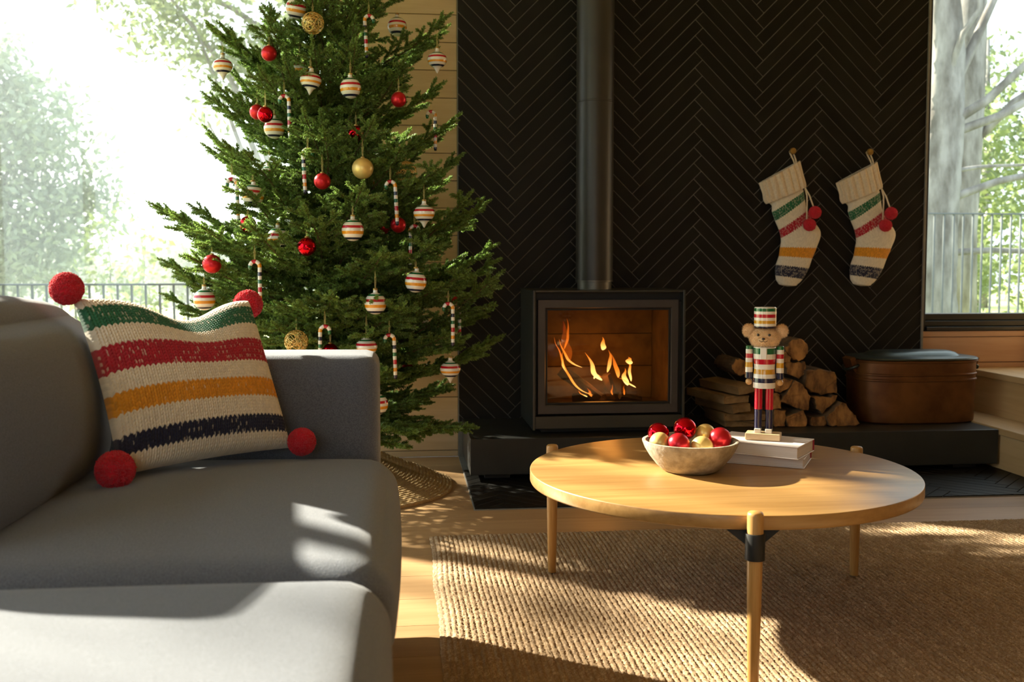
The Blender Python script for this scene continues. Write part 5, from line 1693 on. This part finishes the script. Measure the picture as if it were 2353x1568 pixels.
OR = [
('round', -0.351, 3.480, 1.694, 'striped ball ornament cut by the top of the frame, left of the trunk', {'tilt': 0.25}),
('round', -0.014, 3.700, 1.694, 'striped ball ornament half hidden near the top right of the tree', {'tilt': 0.1}),
('top', -0.614, 3.600, 1.520, 'striped pointed ornament at the far upper left of the tree', {'tilt': 0.08, 'hang': 0.03}),
('top', 0.126, 3.600, 1.558, 'striped pointed ornament at the far upper right against the pale planks', {'hang': 0.06}),
('top', -0.294, 3.355, 1.433, 'striped pointed ornament just left of the bare trunk', {'tilt': 0.1, 'hang': 0.03}),
('round', -0.166, 3.355, 1.412, 'striped ball ornament just right of the bare trunk', {'tilt': 0.03}),
('round', -0.355, 3.614, 1.520, 'striped ball ornament mostly hidden above the pointed one by the trunk', {}),
('round', -0.424, 3.448, 1.290, 'striped ball ornament peeking out under the crackled red one', {}),
('round', -0.468, 3.245, 1.053, 'striped ball ornament at mid height on the left edge', {'tilt': 0.08, 'hang': 0.02}),
('round', -0.462, 3.600, 1.146, 'striped ball ornament half hidden behind the left mid-height ball', {'tilt': 0.15}),
('top', 0.070, 3.280, 1.001, 'wide striped top ornament at mid height on the right', {'hang': 0.05}),
('round', -0.154, 3.165, 0.942, 'striped ball ornament in the very middle of the tree', {'hang': 0.03}),
('round', -0.398, 3.290, 0.920, 'striped ball ornament mostly covered by needles left of the shiny red ball', {}),
('round', 0.041, 3.210, 0.780, 'striped ball ornament on the lower right, crossed by a twig', {'tilt': -0.08, 'hang': 0.025}),
('round', -0.086, 3.165, 0.713, 'striped ball ornament hanging on a long gold string, lower centre', {'hang': 0.06}),
('round', -0.628, 3.270, 0.724, 'striped ball ornament peeking over the pillow', {'hang': 0.03}),
('top', -0.116, 3.190, 0.574, 'striped top ornament just above the sofa arm', {'hang': 0.06}),
('top', 0.158, 3.385, 0.480, 'striped pointed ornament lowest on the right', {'hang': 0.02}),
('round', -0.084, 3.240, 0.384, 'striped ball ornament half behind the sofa arm, lowest on the tree', {'hang': 0.03}),
('round', 0.067, 3.700, 0.609, 'striped ball ornament deep in the lower right branches', {}),
('round', -0.106, 3.540, 1.124, 'striped ball ornament in the dark just under the gold ball', {}),
('red', -0.437, 3.445, 1.536, 'matt red ball ornament at the upper left against the sky', {'hang': 0.05}),
('crackle', -0.439, 3.345, 1.320, 'crackled shiny red ornament at the left, upper middle', {'hang': 0.05}),
('red', -0.483, 3.480, 1.348, 'matt red ornament directly behind the crackled upper left one', {}),
('red', -0.010, 3.420, 1.388, 'matt red ornament at the upper right', {'hang': 0.05}),
('red', -0.250, 3.220, 1.097, 'matt red ornament beside a candy cane in the upper middle', {'hang': 0.06}),
('crackle', -0.152, 3.400, 1.271, 'dark shiny red ornament above the gold ball', {}),
('red', -0.593, 3.220, 0.837, 'large orange-red ornament at the far lower left', {'hang': 0.02, 'scale': 1.15}),
('crackle', -0.293, 3.135, 0.890, 'shiny red ornament left of the middle striped ball', {'scale': 1.12, 'hang': 0.02}),
('crackle', -0.479, 3.205, 0.960, 'shiny red ornament at the left edge split by a twig', {'hang': 0.02}),
('red', -0.014, 3.350, 0.966, 'dark red ornament at the right behind the hanging cane', {'hang': 0.03}),
('red', -0.066, 3.520, 0.967, 'small glimpse of a red ornament left of the dark red one', {}),
('red', 0.181, 3.560, 0.721, 'red ornament at the lower right edge beside two canes', {}),
('crackle', -0.236, 3.290, 0.554, 'shiny red ornament just over the sofa arm behind a cane', {}),
('red', 0.019, 3.700, 0.470, 'red ornament deep in the lowest right branches', {}),
('gold', -0.125, 3.250, 1.141, 'satin gold ball ornament in the upper middle of the tree', {'hang': 0.06}),
('wire', -0.292, 3.440, 1.638, 'gold wire ball ornament at the top of the tree', {'hang': 0.03}),
('wire', -0.332, 3.170, 0.595, 'gold wire ball ornament between pillow and sofa arm', {'hang': 0.04}),
('wire', 0.013, 3.440, 1.149, 'gold wire ball ornament faint at the right of the gold ball', {'hang': 0.03}),
('cane', -0.109, 3.490, 1.679, 'striped candy cane ornament at the top right of the trunk', {'flip': False, 'tilt': -0.05}),
('cane', -0.379, 3.350, 1.383, 'striped candy cane ornament left of the trunk at upper middle', {'flip': True, 'tilt': 0.02}),
('cane', -0.298, 3.260, 1.201, 'striped candy cane ornament above the centre left red ball', {'flip': False, 'tilt': -0.04}),
('cane', -0.543, 3.310, 1.110, 'pale candy cane ornament at the far left against the sky', {'flip': True, 'tilt': 0.03}),
('cane', 0.107, 3.700, 1.393, 'candy cane ornament half hidden at the far upper right', {'flip': True}),
('cane', -0.038, 3.265, 1.103, 'striped candy cane ornament right of the gold ball', {'flip': True, 'tilt': 0.05}),
('cane', -0.452, 3.150, 0.845, 'striped candy cane ornament just right of the pillow top', {'flip': True}),
('cane', -0.242, 3.155, 0.644, 'striped candy cane ornament right of the lower gold wire ball', {'flip': False, 'tilt': 0.02}),
('cane', -0.044, 3.205, 0.612, 'striped candy cane ornament just right of the sofa arm corner', {'flip': True, 'tilt': 0.03}),
('cane', 0.149, 3.310, 0.707, 'striped candy cane ornament at the lower right edge of the tree', {'flip': True}),
('cane', 0.185, 3.560, 0.686, 'candy cane ornament behind another at the lower right edge', {'flip': True}),
('cane', 0.040, 3.390, 0.965, 'candy cane ornament mostly hidden under the wide striped top', {'flip': False}),
]
for kind, x, y_, z, lab, kw in OR:
    ornament(kind, x, y_, z, lab, **kw)

# ================================================================== OUTDOORS
gu, gv = np.meshgrid(np.linspace(-60, 60, 61), np.linspace(4.6, 110, 54))
sm = 1 / (1 + np.exp(-(gu - 1.5) * 1.2))
gz = -0.95 + 1.05 * sm + np.where(gv > 30, -(gv - 30) * 0.03, 0) + 0.08 * np.sin(gu * 1.3) * np.cos(gv * 0.9)
gz = np.where(gv < 5.4, -0.95, gz)
gl_ = np.stack([gu, gv, gz], -1).reshape(-1, 3)
tag(obj('ground', gl_, grid_faces(61, 54), M['grass'], smooth=True), kind='structure')
struct('ground_left', box(-60, -2.35, -40, 4.6, -1.05, -0.95), M['grass'])
struct('deck_floor', join(box(-9.0, 1.4, 4.48, 6.75, -0.36, -0.30)), M['deck'])


def railing(x0, x1, Y, ztop, zbot, sp, label):
    rl = thing('deck_railing', label, 'railing', ((x0 + x1) / 2, Y, zbot))
    obj('top_rail', *bbox_mesh(x0, x1, Y - 0.02, Y + 0.02, ztop - 0.012, ztop, 0.002, 1), M['rail'], rl)
    obj('bottom_rail', *bbox_mesh(x0, x1, Y - 0.015, Y + 0.015, zbot + 0.08, zbot + 0.10, 0.002, 1), M['rail'], rl)
    V, F = box(-0.006, 0.006, -0.008, 0.008, zbot + 0.10 - zbot, ztop - 0.012 - zbot)
    me = new_mesh('baluster', V, F, M['rail'])
    n = int((x1 - x0) / sp)
    for i in range(n + 1):
        o = bpy.data.objects.new('baluster', me)
        o.location = (x0 + i * sp - (x0 + x1) / 2, 0, 0)
        link(o, rl)
    for xq in (x0, x1):
        obj('post', *bbox_mesh(xq - 0.02, xq + 0.02, Y - 0.02, Y + 0.02, zbot, ztop, 0.002, 1), M['rail'], rl)
    return rl


railing(-3.1, -0.3, 6.6, 0.720, -0.30, 0.0865, 'grey metal deck railing outside the left window')
railing(3.75, 5.9, 8.0, 1.276, 0.24, 0.0855, 'grey metal railing outside the right window')


def leaves(blobs, n, size, sd):
    """n leaf quads spread through ellipsoid blobs (cx, cy, cz, rx, ry, rz)"""
    rr = np.random.default_rng(sd)
    w = np.array([b[3] * b[4] * b[5] for b in blobs]) ** 0.75; w = w / w.sum()
    k = rr.choice(len(blobs), n, p=w)
    B = np.array(blobs)[k]
    # leaves gather on twigs: pick cluster centres first
    nc = max(30, n // 14)
    kc = rr.choice(len(blobs), nc, p=w); Bc = np.array(blobs)[kc]
    d = rr.normal(0, 1, (nc, 3)); d /= np.linalg.norm(d, axis=1)[:, None]
    cc = Bc[:, :3] + d * Bc[:, 3:] * (rr.random(nc) ** 0.42)[:, None]
    j = rr.integers(0, nc, n)
    P = cc[j] + rr.normal(0, 1, (n, 3)) * size * 2.3
    a = rr.normal(0, 1, (n, 3)); a /= np.linalg.norm(a, axis=1)[:, None]
    b = np.cross(a, rr.normal(0, 1, (n, 3))); b /= np.linalg.norm(b, axis=1)[:, None]
    s = size * rr.uniform(0.6, 1.3, n)[:, None]
    V = np.stack([P - a * s, P + b * s * 0.45, P + a * s, P - b * s * 0.45], 1).reshape(-1, 3)
    return V, np.arange(n * 4).reshape(-1, 4)


def leafy_tree(label, base, top, r, blobs, n, size, m, sd, name='leafy_tree', limbs=6, group='trees outside the windows'):
    t_ = thing(name, label, 'tree', base, group)
    rr = np.random.default_rng(sd)
    P = [np.array(base) + (np.array(top) - np.array(base)) * q + rr.normal(0, 0.03, 3) * (q > 0) for q in np.linspace(0, 1, 6)]
    obj('trunk', *tube(P, np.linspace(r, r * 0.35, 6), 10), M['grey_bark'], t_, smooth=True)
    for q in range(limbs):
        b = blobs[q % len(blobs)]
        s0 = P[1 + q % 4]
        e = np.array(b[:3]) + rr.normal(0, 0.25, 3) * np.array(b[3:])
        mid = (s0 + e) / 2 + rr.normal(0, 0.08, 3)
        obj('limb', *tube([s0, mid, e], [r * 0.38, r * 0.25, r * 0.08], 7), M['grey_bark'], t_, smooth=True)
    V, F = leaves(blobs, n, size, sd + 1)
    f = obj('foliage', V, F, m, t_)
    f['kind'] = 'stuff'
    return t_


# left window view: a big pale tree, a hanging crown above, a young sapling and a far line of trees
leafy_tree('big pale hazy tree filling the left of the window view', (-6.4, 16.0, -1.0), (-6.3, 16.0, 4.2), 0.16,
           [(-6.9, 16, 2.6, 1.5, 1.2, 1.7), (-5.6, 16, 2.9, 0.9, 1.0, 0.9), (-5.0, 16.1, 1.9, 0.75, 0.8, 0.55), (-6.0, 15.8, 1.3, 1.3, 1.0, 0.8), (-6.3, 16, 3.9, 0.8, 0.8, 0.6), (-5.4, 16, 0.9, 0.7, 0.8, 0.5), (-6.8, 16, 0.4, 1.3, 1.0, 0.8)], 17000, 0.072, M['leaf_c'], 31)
leafy_tree('tree behind the christmas tree with leaves hanging at the window top', (-1.15, 12.0, -1.0), (-1.3, 12.0, 4.4), 0.13,
           [(-2.5, 12, 3.55, 0.85, 0.8, 0.40), (-1.9, 12, 3.1, 0.6, 0.6, 0.30), (-2.9, 12, 4.2, 0.9, 0.8, 0.45), (-1.1, 12, 3.9, 1.1, 0.8, 0.7), (-2.3, 12, 2.55, 0.35, 0.4, 0.16)], 4200, 0.056, M['leaf_a'], 37, limbs=8)
for kx, (x, yy, zt, nl) in enumerate(((-3.75, 13.4, 1.50, 340), (-2.98, 11.9, 1.28, 300))):
    leafy_tree(('thin young sapling, the left of the pair beyond the railing', 'thin young sapling, the right of the pair beyond the railing')[kx], (x, yy, -0.95), (x + 0.02, yy, zt), 0.014,
               [(x, yy, zt - 0.15, 0.28, 0.25, 0.12), (x - 0.05, yy, zt - 0.5, 0.35, 0.3, 0.18), (x + 0.08, yy, zt - 0.95, 0.4, 0.3, 0.25)], nl, 0.05, M['leaf_b'], 50 + kx, 'sapling', 3)
FAR = [(-18.6, 33, 2.5, 2.6), (-16.4, 38, 2.4, 2.4), (-11.6, 33, 1.9, 2.3), (-9.6, 38, 2.0, 2.2), (-6.2, 33, 1.9, 2.2), (-3.9, 38, 2.1, 2.2), (-1.0, 33, 1.8, 2.2)]
FL = ['pale tree, farthest left of the distant row', 'pale tree, second from the left of the distant row', 'pale tree, third from the left of the distant row', 'pale tree in the middle of the distant row', 'pale tree, fifth from the left of the distant row', 'pale tree, sixth from the left, behind the christmas tree', 'pale tree, last of the distant row toward the planked wall']
for (x, yy, zt, w), lb in zip(FAR, FL):
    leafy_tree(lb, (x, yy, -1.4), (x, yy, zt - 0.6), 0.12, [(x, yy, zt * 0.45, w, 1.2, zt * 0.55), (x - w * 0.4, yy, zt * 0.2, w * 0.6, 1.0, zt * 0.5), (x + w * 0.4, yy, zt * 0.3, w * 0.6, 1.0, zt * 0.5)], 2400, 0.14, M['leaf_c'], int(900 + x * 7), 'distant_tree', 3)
# bushes just behind the left railing
for kx, (x, yy, z0, rx, rz) in enumerate(((-3.9, 8.7, -0.25, 0.75, 0.75), (-2.75, 10.2, -0.3, 0.7, 0.65), (-1.5, 8.7, -0.35, 0.7, 0.6))):
    b = thing('bush', ('bright green bush, left one beyond the left railing', 'bright green bush, middle one beyond the left railing', 'bright green bush behind the christmas tree beyond the railing')[kx], 'bush', (x, yy, -0.95), 'bushes beyond the railing')
    V, F = leaves([(x, yy, z0, rx, 0.5, rz)], 1500, 0.06, 70 + kx)
    f = obj('foliage', V, F, M['leaf_b'], b); f['kind'] = 'stuff'
    obj('stem', *tube([(x, yy, -0.98), (x + 0.03, yy, z0)], [0.03, 0.012], 7), M['grey_bark'], b)

# the tall tree beside the house, off to the left, through which the low sun comes
shade = []
leafy_tree('tall leafy tree standing beside the house beyond the left window', (-7.6, 8.2, -1.0), (-7.4, 8.3, 6.5), 0.20,
           [(-6.6, 8.8, 4.6, 1.9, 1.6, 1.3), (-7.9, 7.2, 3.6, 1.5, 1.5, 1.3), (-6.0, 9.6, 3.3, 1.0, 1.2, 0.8), (-8.2, 6.0, 4.8, 1.6, 1.5, 1.0), (-7.0, 8.0, 6.2, 1.6, 1.6, 1.0)], 520, 0.075, M['leaf_b'], 91, limbs=9)

# right window view: two grey trunks close by with bare limbs, bright leaves behind
rt = thing('grey_trunk_tree', 'big grey-barked tree with bare limbs right outside the right window', 'tree', (4.95, 9.0, 0.1))
tr_pts = [(4.93, 9.0, 0.05), (4.93, 9.0, 0.7), (4.97, 9.0, 1.4), (5.02, 9.0, 2.1), (5.03, 9.0, 2.8), (4.97, 9.0, 3.6), (4.9, 9.0, 4.6)]
V, F = tube(np.array([np.interp(np.linspace(0, 6, 40), range(7), [p[k] for p in tr_pts]) for k in range(3)]).T, np.interp(np.linspace(0, 6, 40), range(7), [0.30, 0.25, 0.23, 0.21, 0.19, 0.16, 0.12]), 28)
rr = np.random.default_rng(4)
ctr = np.repeat(np.array([np.interp(np.linspace(0, 6, 40), range(7), [p[k] for p in tr_pts]) for k in range(3)]).T, 28, axis=0)
V = ctr + (V - ctr) * (1 + 0.05 * np.tile(rr.normal(0, 1, 28), 40) + 0.02 * rr.normal(0, 1, len(V)))[:, None]
obj('trunk', V, F, M['grey_bark'], rt, smooth=True)
for pts, rad in (([(5.05, 8.9, 2.15), (5.35, 8.8, 2.35), (5.75, 8.7, 2.75), (6.3, 8.6, 3.3)], 0.05), ([(5.05, 8.95, 2.05), (5.5, 8.8, 2.22), (6.0, 8.7, 2.5), (6.6, 8.6, 2.8)], 0.045),
                 ([(5.05, 8.9, 1.45), (5.5, 8.8, 1.62), (6.0, 8.7, 1.72), (6.6, 8.6, 1.8)], 0.04), ([(5.03, 9, 2.3), (5.28, 9, 2.8), (5.55, 9, 3.4), (5.7, 9, 4.0)], 0.06),
                 ([(5.0, 8.9, 2.5), (5.08, 8.75, 2.95), (5.2, 8.7, 3.15), (5.22, 8.7, 3.6)], 0.035), ([(4.9, 9, 1.85), (4.6, 9.0, 2.0), (4.3, 9.0, 2.1)], 0.03),
                 ([(5.0, 9, 0.95), (5.5, 8.9, 0.98), (6.1, 8.8, 0.96), (6.7, 8.7, 0.93)], 0.035), ([(5.0, 9, 1.7), (5.5, 9.1, 1.78), (6.2, 9.2, 1.82)], 0.025)):
    Q = np.array([np.interp(np.linspace(0, len(pts) - 1, 10), range(len(pts)), [p[k] for p in pts]) for k in range(3)]).T
    obj('limb', *tube(Q, np.linspace(rad, rad * 0.45, 10), 8), M['grey_bark'], rt, smooth=True)
rt2 = thing('grey_trunk_tree', 'second paler trunk standing just behind the big grey tree', 'tree', (5.75, 9.9, 0.1))
obj('trunk', *tube([(5.72, 9.9, 0.05), (5.72, 9.9, 1.2), (5.78, 9.9, 2.2), (5.80, 9.9, 3.2), (5.82, 9.9, 4.6)], [0.24, 0.21, 0.19, 0.18, 0.14], 18), M['grey_bark'], rt2, smooth=True)
obj('limb', *tube([(5.75, 9.85, 2.0), (6.2, 9.7, 2.5), (6.8, 9.6, 2.9)], [0.05, 0.04, 0.02], 8), M['grey_bark'], rt2, smooth=True)
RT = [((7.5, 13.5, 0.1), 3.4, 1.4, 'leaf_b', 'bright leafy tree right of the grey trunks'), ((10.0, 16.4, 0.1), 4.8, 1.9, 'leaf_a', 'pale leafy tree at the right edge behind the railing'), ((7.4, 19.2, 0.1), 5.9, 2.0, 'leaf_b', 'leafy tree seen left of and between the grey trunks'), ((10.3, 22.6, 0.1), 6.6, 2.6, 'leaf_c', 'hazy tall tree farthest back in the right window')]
for kx, (b, ht, w, mk, lb) in enumerate(RT):
    x, yy, _ = b
    leafy_tree(lb, b, (x, yy, ht), 0.10, [(x, yy, ht * 0.78, w, 1.2, ht * 0.20), (x + 0.3, yy, ht * 0.5, w * 0.9, 1.2, ht * 0.2), (x - 0.3, yy, ht * 0.25, w, 1.2, ht * 0.16)], 3600, 0.075, M[mk], 200 + kx)
for kx, (x, yy, rx, rz) in enumerate(((6.1, 11.2, 0.75, 0.75), (8.0, 11.3, 0.8, 0.85))):
    b = thing('bush', ('low green bush behind the second trunk', 'low green bush at the right edge behind the railing')[kx], 'bush', (x, yy, 0.1), 'bushes beyond the railing')
    V, F = leaves([(x, yy, 0.65, rx, 0.5, rz)], 1700, 0.055, 80 + kx)
    f = obj('foliage', V, F, M['leaf_b'], b); f['kind'] = 'stuff'
    obj('stem', *tube([(x, yy, 0.0), (x + 0.03, yy, 0.6)], [0.03, 0.012], 7), M['grey_bark'], b)

# ---- morning haze lying over the garden beyond the deck
hz_m = bpy.data.materials.new('garden_haze'); hz_m.use_nodes = True
hz_nt = hz_m.node_tree; hz_nt.nodes.clear()
hz_o = N(hz_nt, 'ShaderNodeOutputMaterial')
hz_v = N(hz_nt, 'ShaderNodeVolumeScatter', Color=(0.93, 1.0, 0.97, 1), Density=0.010, Anisotropy=0.3)
hz_nt.links.new(hz_v.outputs[0], hz_o.inputs['Volume'])
haze = obj('garden_haze', *box(-40, 1.2, 7.0, 60, -1.6, 6.0), hz_m)
tag(haze, 'pale morning haze hanging over the garden outside the left window', 'haze', kind='stuff')
